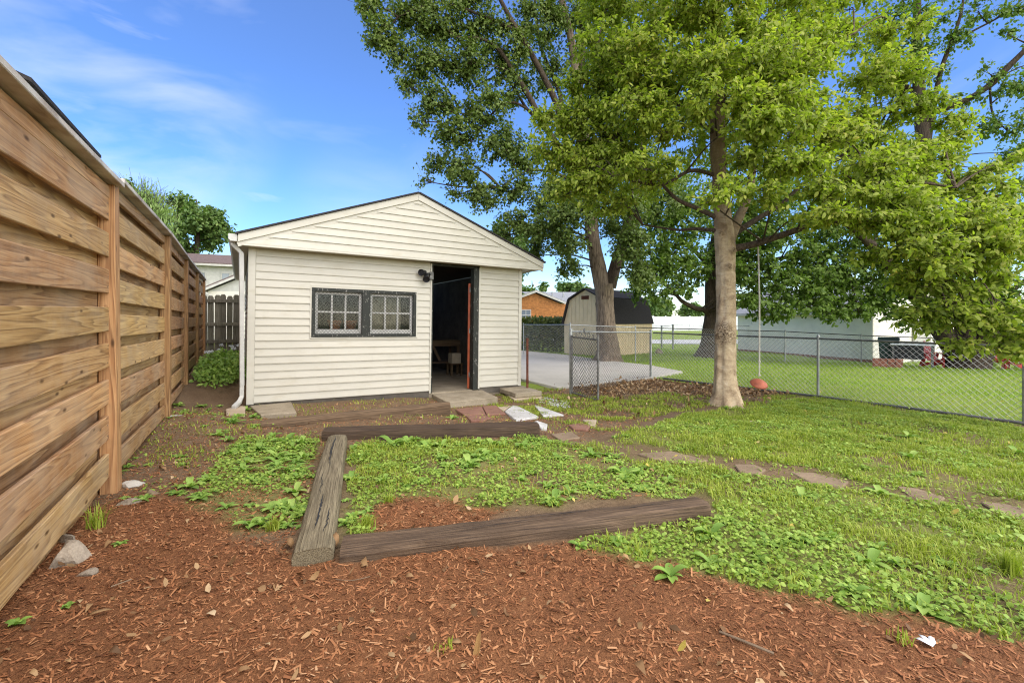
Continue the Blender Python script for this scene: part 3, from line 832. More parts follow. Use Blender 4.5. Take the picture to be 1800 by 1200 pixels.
# twin flood lamp beside the door
m = MB(); m.box((2.84, -.075, 2.03), (2.915, -.031, 2.17)); LMP = m.build('flood_lamp', 'metal_dull', SHED, .006)
def lamp_head(c, aim):
    M_ = Vector(aim).to_track_quat('Z', 'Y').to_matrix()
    m = MB(); m.lathe([(.02, -.11), (.034, -.105), (.036, -.05), (.058, .0), (.062, .03), (.054, .03), (.045, .008)], 14, c, M_); m.build('lamp_head', 'black_plastic', LMP, smooth=False)
m = MB(); m.tube([(2.85, -.07, 2.12), (2.80, -.10, 2.13), (2.74, -.11, 2.13)], .015, 8); m.tube([(2.80, -.10, 2.13), (2.77, -.12, 2.06)], .015, 8); m.build('lamp_arm', 'black_plastic', LMP)
lamp_head((2.67, -.13, 2.14), (-.75, -.55, -.15)); lamp_head((2.745, -.15, 2.03), (-.2, -.75, -.6))

# things inside the outbuilding
def shed_w(x, y, z): return SHED_M @ Vector((x, y, z))
SHED_M = Matrix.Translation((-.03, 7.93, 0)) @ Euler((0, R(.75), R(.8))).to_matrix().to_4x4()
def inside_thing(name, label, cat, x, y, z):
    return empty(name, label, cat, shed_w(x, y, z), rot=(0, R(.75), R(.8)))
wb = inside_thing('workbench', 'old wooden workbench standing inside the open doorway', 'workbench', 4.1, 3.1, -.04)
for nm, lo, hi in (('top', (-.7, -.35, .80), (.7, .35, .85)), ('shelf', (-.66, -.27, .27), (.66, .3, .30)), ('apron', (-.66, -.33, .70), (.66, -.30, .798))):
    m = MB(); m.box(lo, hi); m.build(nm, 'bench_wood', wb, .004)
for sx in (-.66, .58):
    for sy in (-.30, .24):
        m = MB(); m.box((sx, sy, 0), (sx + .08, sy + .06, .80)); m.build('leg', 'bench_wood', wb, .003)
m = MB(); m.poly([(.05, -.37, .34), (.12, -.37, .34), (-.12, -.37, .79), (-.19, -.37, .79)], (0, .03, 0)); m.build('brace', 'bench_wood', wb)
bx = inside_thing('cardboard_box', 'small pale box on the floor stool beside the workbench', 'box', 4.45, 2.45, .26)
m = MB(); m.box((-.12, -.12, 0), (.12, .12, .24)); m.build('carton', 'cardboard', bx, .004); m = MB(); m.box((-.12, -.02, .2402), (.12, .02, .2415)); m.build('tape', 'tan_panel', bx)
st = inside_thing('step_stool', 'low wooden stool carrying the pale box', 'stool', 4.45, 2.45, -.04)
m = MB(); m.box((-.17, -.17, .27), (.17, .17, .30)); m.build('seat', 'bench_wood', st, .004)
for sx in (-.15, .11):
    for sy in (-.15, .11):
        m = MB(); m.box((sx, sy, 0), (sx + .04, sy + .04, .27)); m.build('leg', 'bench_wood', st)
for i, (x, lab) in enumerate(((1.28, 'terracotta pot behind the middle panes of the barred window'), (1.54, 'terracotta pot beside the window centre post, behind its panes'))):
    pt = inside_thing('flower_pot', lab, 'flower pot', x, .30, WZ0 + .03)
    m = MB(); m.lathe([(.07, 0), (.10, .2), (.10, .21)], 20); m.build('body', 'terracotta', pt, smooth=True)
    m = MB(); m.lathe([(.112, .20), (.115, .25), (.10, .25), (.098, .205)], 20); m.build('rim', 'terracotta', pt, smooth=True)
ws = inside_thing('window_shelf', 'plank shelf inside the barred window carrying two pots', 'shelf', 1.4, .30, WZ0)
m = MB(); m.box((-.5, -.18, 0), (.55, .14, .028)); m.build('board', 'bench_wood', ws, .003)
for sx in (-.4, .45):
    m = MB(); m.poly([(sx, -.18, -.001), (sx, .1, -.001), (sx, -.18, -.25)], (.03, 0, 0)); m.build('bracket', 'bench_wood', ws)
cu = inside_thing('curtain', 'beige curtain hanging behind the window half beside the doorway', 'curtain', 2.14, .16, WZ0)
xs = np.linspace(-.33, .24, 40); V = []
for z in (.0, .78):
    for i, xx in enumerate(xs): V.append((xx, .018 * math.sin(i * .9), z))
m = MB(); m.add(V, [(i, i + 1, 41 + i, 40 + i) for i in range(39)]); m.build('cloth', 'curtain', cu, smooth=True)
m = MB(); m.tube([(-.4, 0, .785), (.42, 0, .785)], .008, 8); m.build('rod', 'metal_dull', cu)

# ------------------------------------------------------------------ timbers
def timber(name, label, p0, p1, width, height, mat, drop=0.0, seed=0, wear=.012):
    """Old sawn sleeper: p0->p1 is its front top edge; surface worn by noise."""
    M_ = fr(p0, p1); L = (Vector(p1) - Vector(p0)).length
    nx, nr = 64, 20
    ring = []
    per = 2 * (width + height); c = .012
    for k in range(nr):
        s = k / nr * 4
        q, f = int(s), s - int(s)
        cor = [(0, 0), (width, 0), (width, -height), (0, -height)]
        a, b = cor[q], cor[(q + 1) % 4]
        ring.append((a[0] + (b[0] - a[0]) * f, a[1] + (b[1] - a[1]) * f))
    vs = []
    for i in range(nx + 1):
        x = L * i / nx
        e = 0
        for k, (yy, zz) in enumerate(ring):
            n = mnoise.noise(Vector((x * 1.1 + seed * 9, yy * 9, zz * 9))) * wear + mnoise.noise(Vector((x * 5 + seed, yy * 40, zz * 40))) * wear * .45
            cy, cz = yy - width / 2, zz + height / 2
            corner = max(0, abs(cy) / (width / 2) + abs(cz) / (height / 2) - 1.62) * .03
            g = 1 + (n - corner) / (width / 2)
            if i in (0, nx): g *= .97
            vs.append((x + (mnoise.noise(Vector((yy * 20, zz * 20, seed + i))) * .012 if i in (0, nx) else 0), width / 2 + cy * g, -height / 2 + cz * g))
    fs = [(i * nr + k, i * nr + (k + 1) % nr, (i + 1) * nr + (k + 1) % nr, (i + 1) * nr + k) for i in range(nx) for k in range(nr)]
    fs = [f[::-1] for f in fs]
    fs += [tuple(range(nr)), tuple(range(nx * nr, (nx + 1) * nr))[::-1]]
    me = bpy.data.meshes.new(name); me.from_pydata(vs, [], fs); me.update(); me.materials.append(MATS[mat])
    o = bpy.data.objects.new(name, me); o.matrix_world = M_; link(o)
    tag(o, label, 'timber', 'old landscape timbers framing the bed'); return o
def PZ(px, py, z):
    Z = (CAM_H - z) * FPX / (py - HORIZ); return P(px, py, Z)
def crack(host, pts, w):
    """A dark drying crack: a thin raised sliver of char-dark wood along the top."""
    m = MB(); vs = []
    for i, p in enumerate(pts):
        ww = w * (math.sin(math.pi * (i + .3) / len(pts)) ** .7) * random.uniform(.5, 1.2)
        vs += [(p[0], p[1] - ww, p[2]), (p[0], p[1] + ww, p[2])]
    n = len(pts)
    m.add(vs, [(2 * i, 2 * i + 2, 2 * i + 3, 2 * i + 1) for i in range(n - 1)])
    o = m.build('crack', 'black_plastic', host); return o
T_A = timber('landscape_timber', 'dark brown sleeper lying at the front of the bed, nearest the mulch', PZ(597, 966, .07), PZ(1250, 886, .10), .185, .2, 'tie_dark', seed=1)
T_B = timber('landscape_timber', 'grey cracked sleeper running along the weedy side towards the outbuilding', PZ(586.6, 957, .085), PZ(611, 762, .085), .2, .2, 'tie_grey', seed=2, wear=.009)
T_C = timber('landscape_timber', 'blackened sleeper closing the bed at the back, below the pavers', PZ(565, 757, .10), PZ(949, 747, .08), .21, .24, 'tie_dark', seed=3)
T_D = timber('landscape_timber', 'light brown low timber edging the soil under the window wall', PZ(459, 742, .035), PZ(792, 707, .065), .15, .22, 'tie_brown', seed=4, wear=.008)
random.seed(5)
for (x0, x1, y0, w) in ((1.35, 2.38, .10, .008), (.2, .75, .12, .006), (.15, .5, .06, .004), (.75, 1.2, .13, .003)):
    n = 22; yy = y0; pts = []
    for i in range(n):
        yy += random.uniform(-.005, .005); pts.append((x0 + (x1 - x0) * i / (n - 1), yy, .0075))
    crack(T_B, pts, w)
for (x0, x1, y0) in ((.5, 1.3, .05), (.9, 1.5, .11), (1.5, 1.9, .07)):
    n = 18; yy = y0; pts = []
    for i in range(n):
        yy += random.uniform(-.004, .004); pts.append((x0 + (x1 - x0) * i / (n - 1), yy, .0085))
    crack(T_A, pts, .0028)

# ------------------------------------------------------------------ slabs, pavers, stones
def q2(u, v): return (740 + u / 5.625, 650 + v / 5.625)
def q1(u, v): return (395 + u / 5.9, 660 + v / 5.9)
def slab_thing(name, label, cat, pts, rise, thick, mat, group=None, flat=None, bevel=.008, jit=.01):
    g = [G(*p, dz=rise) for p in pts]
    top = [flat] * len(g) if flat is not None else [p.z for p in g]
    if flat is not None: g = [PZ(*p, flat) for p in pts]
    return tag(slab(name, g, top, thick, mat, None, bevel, jit), label, cat, group)
slab_thing('concrete_slab', 'thick concrete doorstep slab in front of the open doorway', 'slab', [q2(95, 232), q2(585, 188), q2(758, 268), q2(270, 322)], 0, .13, 'concrete_old', flat=-.105)
slab_thing('concrete_slab', 'concrete slab lying under the wall corner by the rusty post', 'slab', [q2(720, 160), q2(975, 146), q2(1197, 210), q2(935, 232)], 0, .085, 'concrete_old', flat=-.10)
slab_thing('concrete_slab', 'broken flat piece under the corner slab by the rusty post', 'slab', [q2(830, 232), q2(1190, 222), q2(1195, 272), q2(920, 290)], 0, .05, 'paver_tan', flat=-.19)
slab_thing('concrete_slab', 'mossy concrete block under the window wall corner near the downspout', 'slab', [q1(262, 312), q1(690, 272), q1(745, 380), q1(375, 408)], 0, .14, 'concrete_old', flat=-.02)
slab_thing('splash_block', 'tan splash block below the downspout', 'splash block', [q1(10, 345), q1(150, 305), q1(215, 318), q1(212, 395), q1(15, 405)], 0, .12, 'paver_tan', flat=-.01)
pv = [('red paver touching the doorstep slab, largest of the red ones', [(340, 385), (600, 358), (640, 432), (430, 442)], 'paver_red'),
      ('red paver between the doorstep and the white flagstone', [(608, 357), (745, 348), (842, 430), (652, 438)], 'paver_red'),
      ('small red paver next to the blackened sleeper', [(445, 448), (650, 443), (690, 470), (600, 497), (492, 497)], 'paver_red'),
      ('tan paver corner wedged against the white flagstone', [(748, 366), (890, 350), (818, 402)], 'paver_tan'),
      ('large stained white flagstone in front of the corner slab', [(828, 406), (905, 347), (962, 356), (1162, 456), (940, 492)], 'paver_white'),
      ('pointed white flagstone shard beside the gravel patch', [(1120, 345), (1160, 352), (1412, 440), (1205, 451)], 'paver_white'),
      ('bluish white stone at the end of the blackened sleeper', [(1105, 512), (1150, 500), (1252, 532), (1242, 578), (1190, 574)], 'paver_white'),
      ('rounded reddish flat stone in the worn soil', [(1460, 540), (1590, 518), (1682, 548), (1640, 587), (1500, 577)], 'paver_red'),
      ('square tan flat stone next to the rounded red one', [(1598, 488), (1737, 490), (1722, 546), (1668, 540)], 'paver_tan')]
for lab, pts, mt in pv:
    slab_thing('paver', lab, 'paver', [q2(*p) for p in pts], .028, .05, mt, 'loose pavers by the doorway')
ps = [('sunken brown path stone just past the end of the blackened sleeper', [(968, 762), (1005, 758), (1020, 768), (985, 773)]),
      ('long brown path stone, first of the lawn path from the sleeper', [(1120, 796), (1180, 792), (1246, 808), (1205, 815), (1150, 806)]),
      ('small brown path stone, second of the lawn path', [(1290, 815), (1325, 815), (1347, 824), (1332, 833), (1300, 829)]),
      ('wide brown path stone in the middle of the lawn path', [(1388, 828), (1430, 830), (1492, 845), (1478, 857), (1425, 848)]),
      ('brown path stone, fourth of the lawn path', [(1575, 853), (1610, 857), (1662, 873), (1648, 886), (1596, 870)]),
      ('brown path stone at the picture edge end of the lawn path', [(1722, 880), (1765, 884), (1815, 896), (1812, 913), (1765, 904)]),
      ('pale flat stone in the lawn in front of the chain link fence', [(1303, 742), (1330, 737), (1356, 746), (1330, 751)])]
for i, (lab, pts) in enumerate(ps):
    slab_thing('stepping_stone', lab, 'stepping stone', pts, .014, .08, 'path_stone' if i < 6 else 'paver_tan', 'stones of the lawn path')

def rock(name, label, c, size, seed, mat='rock', rot=0, grp='rubble stones along the fence foot', facets=7):
    """An angular stone: points on an ellipsoid cut by random planes."""
    random.seed(seed)
    import bmesh
    bm = bmesh.new(); bmesh.ops.create_icosphere(bm, subdivisions=3, radius=1)
    planes = [(Vector((random.uniform(-1, 1), random.uniform(-1, 1), random.uniform(-.4, 1))).normalized(), random.uniform(.38, .66)) for _ in range(facets + 4)] + [(Vector((0, 0, 1)), .55)]
    for v in bm.verts:
        for n, d in planes:
            e = v.co.dot(n) - d
            if e > 0: v.co -= n * e
        v.co *= 1 + mnoise.noise(v.co * 2.5 + Vector((seed, 0, 0))) * .08
        v.co = Vector((v.co.x * size[0], v.co.y * size[1], v.co.z * size[2]))
    me = bpy.data.meshes.new(name); bm.to_mesh(me); bm.free(); me.materials.append(MATS[mat])
    o = bpy.data.objects.new(name, me); o.location = (c.x, c.y, c.z + size[2] * .22); o.rotation_euler = (0, 0, rot); link(o)
    return tag(o, label, 'stone', grp)
rock('stone', 'large angular concrete lump against the fence foot, near the camera', G(122, 985), (.11, .10, .115), 31, rot=.6)
rock('stone', 'small dark stone tucked behind the large angular lump', G(122, 950), (.05, .05, .05), 2)
rock('stone', 'small grey stone in front of the large angular lump', G(150, 1010), (.05, .035, .03), 44)
rock('stone', 'flat pale stone at the foot of the first full fence post', G(237, 853), (.10, .07, .05), 5, 'concrete_pale')
rock('stone', 'long flat mossy stone lying before the first fence post', G(228, 885), (.11, .045, .05), 6)
rock('stone', 'dark angular stone right of the first fence post', G(263, 872), (.06, .045, .06), 9, 'path_stone')
rock('stone', 'grey flat stone beside the second fence post', G(303, 733), (.13, .06, .04), 12, 'concrete_pale')
rock('stone', 'round cream stone under the shrub by the outbuilding', G(394, 668), (.09, .09, .08), 17, 'paver_tan')
rock('stone', 'grey boulder in the neighbouring lawn beside the corner post', G(1160, 622), (.30, .2, .32), 23, 'rock', grp='boulder beyond the fence')

# ------------------------------------------------------------------ chain link
def chain(parent, p0, p1, b0, b1, t0, t1, cell=.085, r=.0022, mat='wire', org=(0, 0, 0)):
    """Two families of diagonal wires between bottom and top lines."""
    p0, p1 = Vector(p0), Vector(p1); L = math.hypot(p1.x - p0.x, p1.y - p0.y)
    d = Vector(((p1.x - p0.x) / L, (p1.y - p0.y) / L, 0)); nrm = Vector((-d.y, d.x, 0))
    m = MB()
    H = max(t0 - b0, t1 - b1)
    def pt(s, h, o):
        f = s / L; zb = b0 + (b1 - b0) * f; zt = t0 + (t1 - t0) * f
        q = p0 + d * s + nrm * o; return (q.x - org[0], q.y - org[1], zb + (zt - zb) * (h / H) - org[2])
    n = int((L + H) / cell) + 1
    for sg in (1, -1):
        for i in range(n + 1):
            s0 = i * cell - (H if sg > 0 else 0); s1 = s0 + sg * H
            ha, hb = 0.0, H; a, b = s0, s1
            lo, hi = min(a, b), max(a, b)
            if hi <= 0 or lo >= L: continue
            def clip(s, h, s2, h2):
                if s < 0: f = (0 - s) / (s2 - s); return 0, h + (h2 - h) * f
                if s > L: f = (L - s) / (s2 - s); return L, h + (h2 - h) * f
                return s, h
            A = clip(a, 0, b, H); B = clip(b, H, a, 0)
            m.tube([pt(A[0], A[1], .002 * sg), pt(B[0], B[1], .002 * sg)], r, 3, False)
    o = m.build('wire_mesh', mat, parent); tag(o, kind='stuff'); return o
def run(name, label, pts, mat='metal_grey', post_r=.022, rail_r=.0165, bottom=None, wire='wire', wr=.0022, cell=.085, tops=True):
    """pts: list of (x, y, z_ground, z_top, post?)."""
    org = Vector((pts[0][0], pts[0][1], pts[0][2]))
    E_ = empty(name, label, 'fence', org)
    for (x, y, zb, zt, has) in pts:
        if has:
            m = MB(); m.tube([(x, y, zb - .2), (x, y, zt + .015)], post_r, 12); o = m.build('post', mat, E_, smooth=False, loc=org); o.location = (0, 0, 0)
            m = MB(); m.lathe([(post_r + .005, zt + .012), (post_r + .006, zt + .03), (post_r * .6, zt + .055), (.004, zt + .062)], 12, (x, y, 0)); o = m.build('post_cap', mat, E_, loc=org); o.location = (0, 0, 0)
    for (a, b) in zip(pts[:-1], pts[1:]):
        m = MB(); dz = random.uniform(-.004, .004)
        m.tube([(a[0], a[1], a[3] - .01), ((a[0] + b[0]) / 2, (a[1] + b[1]) / 2, (a[3] + b[3]) / 2 - .012 + dz), (b[0], b[1], b[3] - .01)], rail_r, 8); o = m.build('top_rail', mat if bottom is None else bottom, E_, loc=org); o.location = (0, 0, 0)
        chain(E_, (a[0], a[1], 0), (b[0], b[1], 0), a[2] + .02, b[2] + .02, a[3] + .0, b[3] + .0, cell, wr, wire, org)
    return E_
hp = G(1003.6, 686); hp.z = -.15
F1 = run('chain_link_fence', 'short chain link run between the open gate and the corner post', [(5.49, 7.19, -.2, 1.04, True), (8.61, 8.04, -.2, .965, True)], post_r=.03, wr=.0026, wire='metal_dull')
PE = Vector((FB.x, FB.y)); PD = (Vector((FB.x, FB.y)) - Vector((FA.x, FA.y))).normalized()
pe2 = PE + PD * 2.6
F2 = run('chain_link_fence', 'chain link fence with weathered dark rail running past the swing tree', [(8.63, 7.98, -.2, .955, False), (8.99, 4.40, -.15, .928, True), (9.25, 1.90, -.2, .895, True), (pe2.x, pe2.y, -.2, .89, True)], bottom='metal_dull', wr=.0028)
m = MB(); m.tube([(8.66, 7.7, float(zg(8.66, 7.7)) + .05), (8.96, 4.4, float(zg(8.96, 4.4)) + .03), (9.22, 1.9, float(zg(9.22, 1.9)) + .03), (9.5, -.4, float(zg(9.5, -.4)) + .03)], .022, 8)
o = m.build('bottom_rail', 'metal_dull', F2, loc=F2.location); o.location = (0, 0, 0)
bk = [(9.76, 15.96), (9.5, 12.6)]
def gtop(px, py, Z, yb): p = P(px, py, Z); return (p.x, p.y, float(zg(p.x, p.y)), p.z)
b0 = gtop(920, 570, 18.7, 617); b1 = gtop(1002.5, 570, 15.4, 626); b2 = gtop(1117, 575, 15.9, 630); b3 = gtop(1380, 582, 18.6, 626); b4 = gtop(1514, 589, 18.2, 636); b5 = gtop(1642, 593.6, 18, 640); b6 = gtop(1830, 600, 17.5, 648)
F3 = run('chain_link_fence', 'far chain link fence along the back of the concrete yard', [(*b0, True), (*b1, True), (*b2, True)], wr=.0026, cell=.1)
F4 = run('chain_link_fence', 'far chain link fence crossing the lawn before the white garage', [(b2[0] + .03, b2[1], b2[2], b2[3], False), (*b3, True), (*b4, True), (*b5, True), (*b6, True)], wr=.0026, cell=.1, bottom='wire_dark')
g0 = gtop(1163, 573, 27, 605); g1 = gtop(1183, 571, 26, 606); g2 = gtop(1420, 574, 29, 600); g3 = gtop(1080, 573, 29, 600)
F5 = run('chain_link_fence', 'farthest chain link fence with thick gate posts near the pale lane', [(*g3, True), (*g0, True), (*g1, True), (*g2, True)], wr=.003, cell=.14, post_r=.05)
# rusty post
rz = float(zg(4.83, 7.75))
rp_ = empty('rusty_post', 'rusty red steel post beside the outbuilding corner', 'post', (4.83, 7.75, rz))
m = MB(); m.tube([(0, 0, -.2), (.0, 0, 1.12)], .024, 12); m.build('pole', 'rust', rp_)
for z in (.25, 1.08):
    m = MB(); m.tube([(0, 0, z), (0, 0, z + .05)], .029, 12); m.build('band', 'rust', rp_)
# gate swung open towards the camera
gate = empty('gate', 'open chain link gate with scrolled top swung towards the camera', 'gate', (5.46, 7.12, -.2))
ga, gb = Vector((0, 0, 0)), Vector((5.42 - 5.46, 6.30 - 7.12, -.03))
ht0, ht1 = 1.16, 1.13
def gpt(f, h): return ga.lerp(gb, f) + Vector((0, 0, h))
for f, n_ in ((0, 'hinge_upright'), (1, 'latch_upright')):
    m = MB(); m.tube([gpt(f, .03), gpt(f, ht0 + (.06 if f else 0))], .021, 10); m.build(n_, 'metal_dull', gate)
for h, n_ in ((.045, 'bottom_bar'), (ht0 - .03, 'top_bar')):
    m = MB(); m.tube([gpt(0, h), gpt(1, h - .0)], .0165, 10); m.build(n_, 'metal_dull', gate)
chain(gate, tuple(gpt(.001, 0)), tuple(gpt(.999, 0)), .05, .02, ht0 - .03, ht0 - .06, .075, .0032, 'wire_dark')
m = MB()
for f, rr in ((.18, .035), (.34, .05), (.5, .055), (.66, .05), (.82, .035)):
    c = gpt(f, ht0 - .03 + rr + .015)
    dv = (gb - ga).normalized()
    pts = [c + dv * (rr * (1 - .35 * k / 16) * math.cos(k * .52)) + Vector((0, 0, rr * (1 - .35 * k / 16) * math.sin(k * .52))) for k in range(17)]
    m.tube(pts, .005, 5)
tag(m.build('scrollwork', 'metal_dull', gate), kind='stuff')
m = MB(); m.lathe([(.006, 0), (.008, .05), (.022, .07), (.016, .1), (.003, .12)], 10, tuple(gpt(.5, ht0 + .04))); m.build('finial', 'metal_dull', gate)
for h in (.22, .9):
    m = MB(); m.tube([gpt(0, h) + Vector((0, .0, 0)), gpt(0, h) + Vector((.03, .06, 0))], .014, 8); m.tube([gpt(0, h - .03), gpt(0, h + .03)], .024, 10); m.build('hinge', 'metal_dull', gate)

# ------------------------------------------------------------------ swing
sx, sy = 7.22, 4.42
sw = empty('disc_swing', 'faded red disc swing hanging on a rope from the tree limb', 'swing', (sx, sy, .0))
szs = P(1335, 672, sx * FW[0] + sy * FW[1]).z
m = MB(); rp0 = P(1332.5, 428, 7.45)
m.tube([(rp0.x - sx, rp0.y - sy, rp0.z), (.004, 0, 1.6), (0, 0, szs + .1)], .0125, 6); ROPE = m.build('rope', 'rope', sw)
m = MB()
ang = [i * 2 * math.pi / 12 for i in range(13)]
m.tube([(rp0.x - sx + .07 * math.cos(a) * .6, rp0.y - sy, rp0.z + .055 + .055 * math.sin(a)) for a in ang], .0085, 6); m.build('loop', 'rope', ROPE)
for dz in (.10, .32):
    m = MB(); m.lathe([(.004, 0), (.018, .01), (.02, .03), (.004, .045)], 10, (0, 0, szs + dz)); m.build('knot', 'rope', ROPE, smooth=True)
Mt = Euler((R(24), R(-14), 0)).to_matrix()
m = MB(); m.lathe([(.012, .05), (.03, .047), (.08, .022), (.118, -.005), (.135, -.03), (.13, -.042), (.122, -.03), (.108, -.008), (.07, .012), (.012, .03)], 26, (0, 0, szs), Mt); m.build('disc_seat', 'swing_red', sw, smooth=True)

# ------------------------------------------------------------------ buildings beyond
def rot_thing(name, label, cat, loc, ang): return empty(name, label, cat, loc, rot=(0, 0, ang))
# gambrel barn shed
A = P(991.7, 600, 20.5); B = P(1069, 600, 18.7)
ang = math.atan2(B.y - A.y, B.x - A.x); Wd = math.hypot(B.x - A.x, B.y - A.y); zb = -.27
barn = rot_thing('barn_shed', 'tan panelled barn shed with black gambrel roof behind the thick trunk', 'shed', (A.x, A.y, zb), ang)
EH, KH, AH = 1.42, 2.45, 2.86; kx = .33; Lb = 3.3
prof = [(0, EH), (kx, KH), (Wd / 2, AH), (Wd - kx, KH), (Wd, EH)]
m = MB(); m.box((0, .03, 0), (Wd, Lb, EH)); m.build('walls', 'tan_panel', barn)
n = 11
for i in range(n):
    x0, x1 = Wd * i / n + .006, Wd * (i + 1) / n - .006
    def zt(x): return float(np.interp(x, [p[0] for p in prof], [p[1] for p in prof])) - .03
    m = MB(); pts = [(x0, 0, .05), (x1, 0, .05), (x1, 0, zt(x1))]
    for p in prof[::-1]:
        if x0 < p[0] < x1: pts.append((p[0], 0, p[1] - .03))
    pts.append((x0, 0, zt(x0)))
    m.poly(pts, (0, .028, 0)); m.build('panel', 'tan_panel', barn)
n = 14
for i in range(n):
    m = MB(); m.box((Wd + .001, Lb * i / n + .006, .05), (Wd + .025, Lb * (i + 1) / n - .006, EH)); m.build('panel', 'tan_panel', barn)
for (a, b) in zip(prof[:-1], prof[1:]):
    v = Vector((b[0] - a[0], 0, b[1] - a[1])).normalized(); nn = Vector((-v.z, 0, v.x))
    e = .07
    aa = Vector((a[0], 0, a[1])) - (v * e if a is prof[0] else Vector()); bb = Vector((b[0], 0, b[1])) + (v * e if b is prof[-1] else Vector())
    m = MB(); m.poly([aa + Vector((0, -.12, 0)), bb + Vector((0, -.12, 0)), bb + nn * .05 + Vector((0, -.12, 0)), aa + nn * .05 + Vector((0, -.12, 0))], (0, Lb + .2, 0)); m.build('roof', 'shingle_dark', barn)
m = MB(); m.box((Wd / 2 - .2, -.02, 2.42), (Wd / 2 + .2, 0, 2.58)); VT = m.build('vent', 'rust', barn)
for i in range(4):
    m = MB(); m.box((Wd / 2 - .18, -.035, 2.44 + i * .033), (Wd / 2 + .18, -.021, 2.455 + i * .033)); m.build('slat', 'rust', VT)
# white garage
C0 = P(1534, 600, 20.6); C1 = P(1297, 600, 28.5); Cx = P(1607, 600, 21.8)
ang = math.atan2(C1.y - C0.y, C1.x - C0.x); Lg = math.hypot(C1.x - C0.x, C1.y - C0.y); zb = 1.25 - 78 / 800 * 20.6
gar = rot_thing('garage', 'white block garage standing in the neighbouring lawn', 'garage', (C0.x, C0.y, zb), ang)
Dg = 5.2; Hg = 2.45
m = MB(); m.box((0, -Dg, 0), (Lg, 0, Hg)); m.build('walls', 'garage_white', gar)
m = MB(); m.poly([(-.0, -Dg, Hg + .001), (-.0, 0, Hg + .001), (-.0, -Dg / 2, Hg + 1.3)], (Lg, 0, 0)); m.build('gable', 'garage_white', gar)
for sg in (0, 1):
    y0 = .3 if sg == 0 else -Dg - .3
    m = MB(); z0 = Hg - .13
    m.poly([(-.3, y0, z0), (-.3, -Dg / 2, Hg + 1.32), (-.3, -Dg / 2, Hg + 1.42), (-.3, y0, z0 + .10)], (Lg + .6, 0, 0)); m.build('roof', 'shingle_grey', gar)
m = MB(); m.box((-.3, .22, Hg - .17), (Lg + .3, .315, Hg - .05)); m.build('fascia', 'white_paint', gar)
for i in range(1, 12):      # block courses
    m = MB(); m.box((-.012, -Dg, Hg * i / 12 - .1 ), (-.001, -.02, Hg * i / 12 + .092)); m.build('block_course', 'garage_white', gar)
m = MB(); m.box((-.035, -3.6, 0), (-.013, -2.6, 2.1)); D_ = m.build('door', 'white_paint', gar)
m = MB(); m.lathe([(.015, 0), (.03, .03), (.0, .06)], 8, (-.05, -2.7, 1.0)); m.build('handle', 'metal_dull', D_)
m = MB(); m.tube([(-.06, -2.45, 0), (-.06, -2.45, Hg - .1)], .05, 8); m.build('downpipe', 'white_paint', gar)
m = MB(); m.box((-.02, .001, 0), (Lg, .018, .22)); m.build('plinth', 'brick', gar)

def window(parent, M_, x, z, w, h, mat='white_paint', nx=2, nz=2, glass='black_plastic'):
    """Window set on the wall plane y=0 facing -y of the local frame M_."""
    m = MB(); m.box((x - .06, -.05, z - .06), (x + w + .06, -.004, z), M_); m.box((x - .06, -.05, z + h), (x + w + .06, -.004, z + h + .06), M_)
    m.box((x - .06, -.05, z), (x, -.004, z + h), M_); m.box((x + w, -.05, z), (x + w + .06, -.004, z + h), M_)
    F_ = m.build('window', mat, parent)
    for i in range(nx):
        for j in range(nz):
            m = MB(); m.box((x + w * i / nx + .025, -.02, z + h * j / nz + .025), (x + w * (i + 1) / nx - .025, -.006, z + h * (j + 1) / nz - .025), M_); m.build('pane', glass, F_)
    m = MB()
    for i in range(1, nx): m.box((x + w * i / nx - .024, -.035, z), (x + w * i / nx + .024, -.004, z + h), M_)
    for j in range(1, nz): m.box((x, -.033, z + h * j / nz - .024), (x + w, -.005, z + h * j / nz + .024), M_)
    if nx + nz > 2: m.build('glazing_bar', mat, F_)
NTM = NT('far_pane'); NTM.col((.16, .19, .22), .15, .6)
# brown wooden bungalow
A = P(905, 560, 38); ang = R(-24)
bz = -.45
bun = rot_thing('wooden_house', 'orange brown wood sided bungalow with grey shingle roof beyond the hedge', 'house', (A.x, A.y, bz), ang)
ap = (P(944, 518, 38) - A); 
Wb, Hb, Ab = 3.9, 3.1, 3.95
for i in range(15):
    z0 = .1 + i * .2
    m = MB(); m.box((-3.5, -.02 + .0, z0), (Wb, .02, z0 + .192)); m.build('siding_board', 'pine_siding', bun)
m = MB(); m.box((-3.5, .021, 0), (Wb + 3.0, 9, Hb)); m.build('walls', 'pine_siding', bun)
m = MB(); m.poly([(-3.6, .0, Hb + .002), (Wb, .0, Hb + .002), (1.75, .0, Ab)], (0, .1, 0)); m.build('gable', 'pine_siding', bun)
for i in range(15):
    m = MB(); m.box((Wb + .001, .3, .1 + i * .2), (Wb + 3.0, .62, .1 + i * .2 + .192)); m.build('siding_board', 'pine_siding', bun)
for (x0, z0, x1, z1) in ((-.6, Hb + .05, 1.75, Ab + .08), (4.2, Hb - .02, 1.75, Ab + .08)):
    m = MB(); m.poly([(x0, -.4, z0), (x1, -.4, z1), (x1, -.4, z1 + .17), (x0, -.4, z0 + .17)], (0, .06, 0)); m.build('fascia', 'white_paint', bun)
    m = MB(); m.poly([(x0, -.38, z0 + .171), (x1, -.38, z1 + .171), (x1, -.38, z1 + .22), (x0, -.38, z0 + .22)], (0, 9.5, 0)); m.build('roof', 'shingle_grey', bun)
m = MB(); m.box((4.2, .0, Hb - .02), (7.2, .06, Hb + .14)); m.build('fascia', 'white_paint', bun)
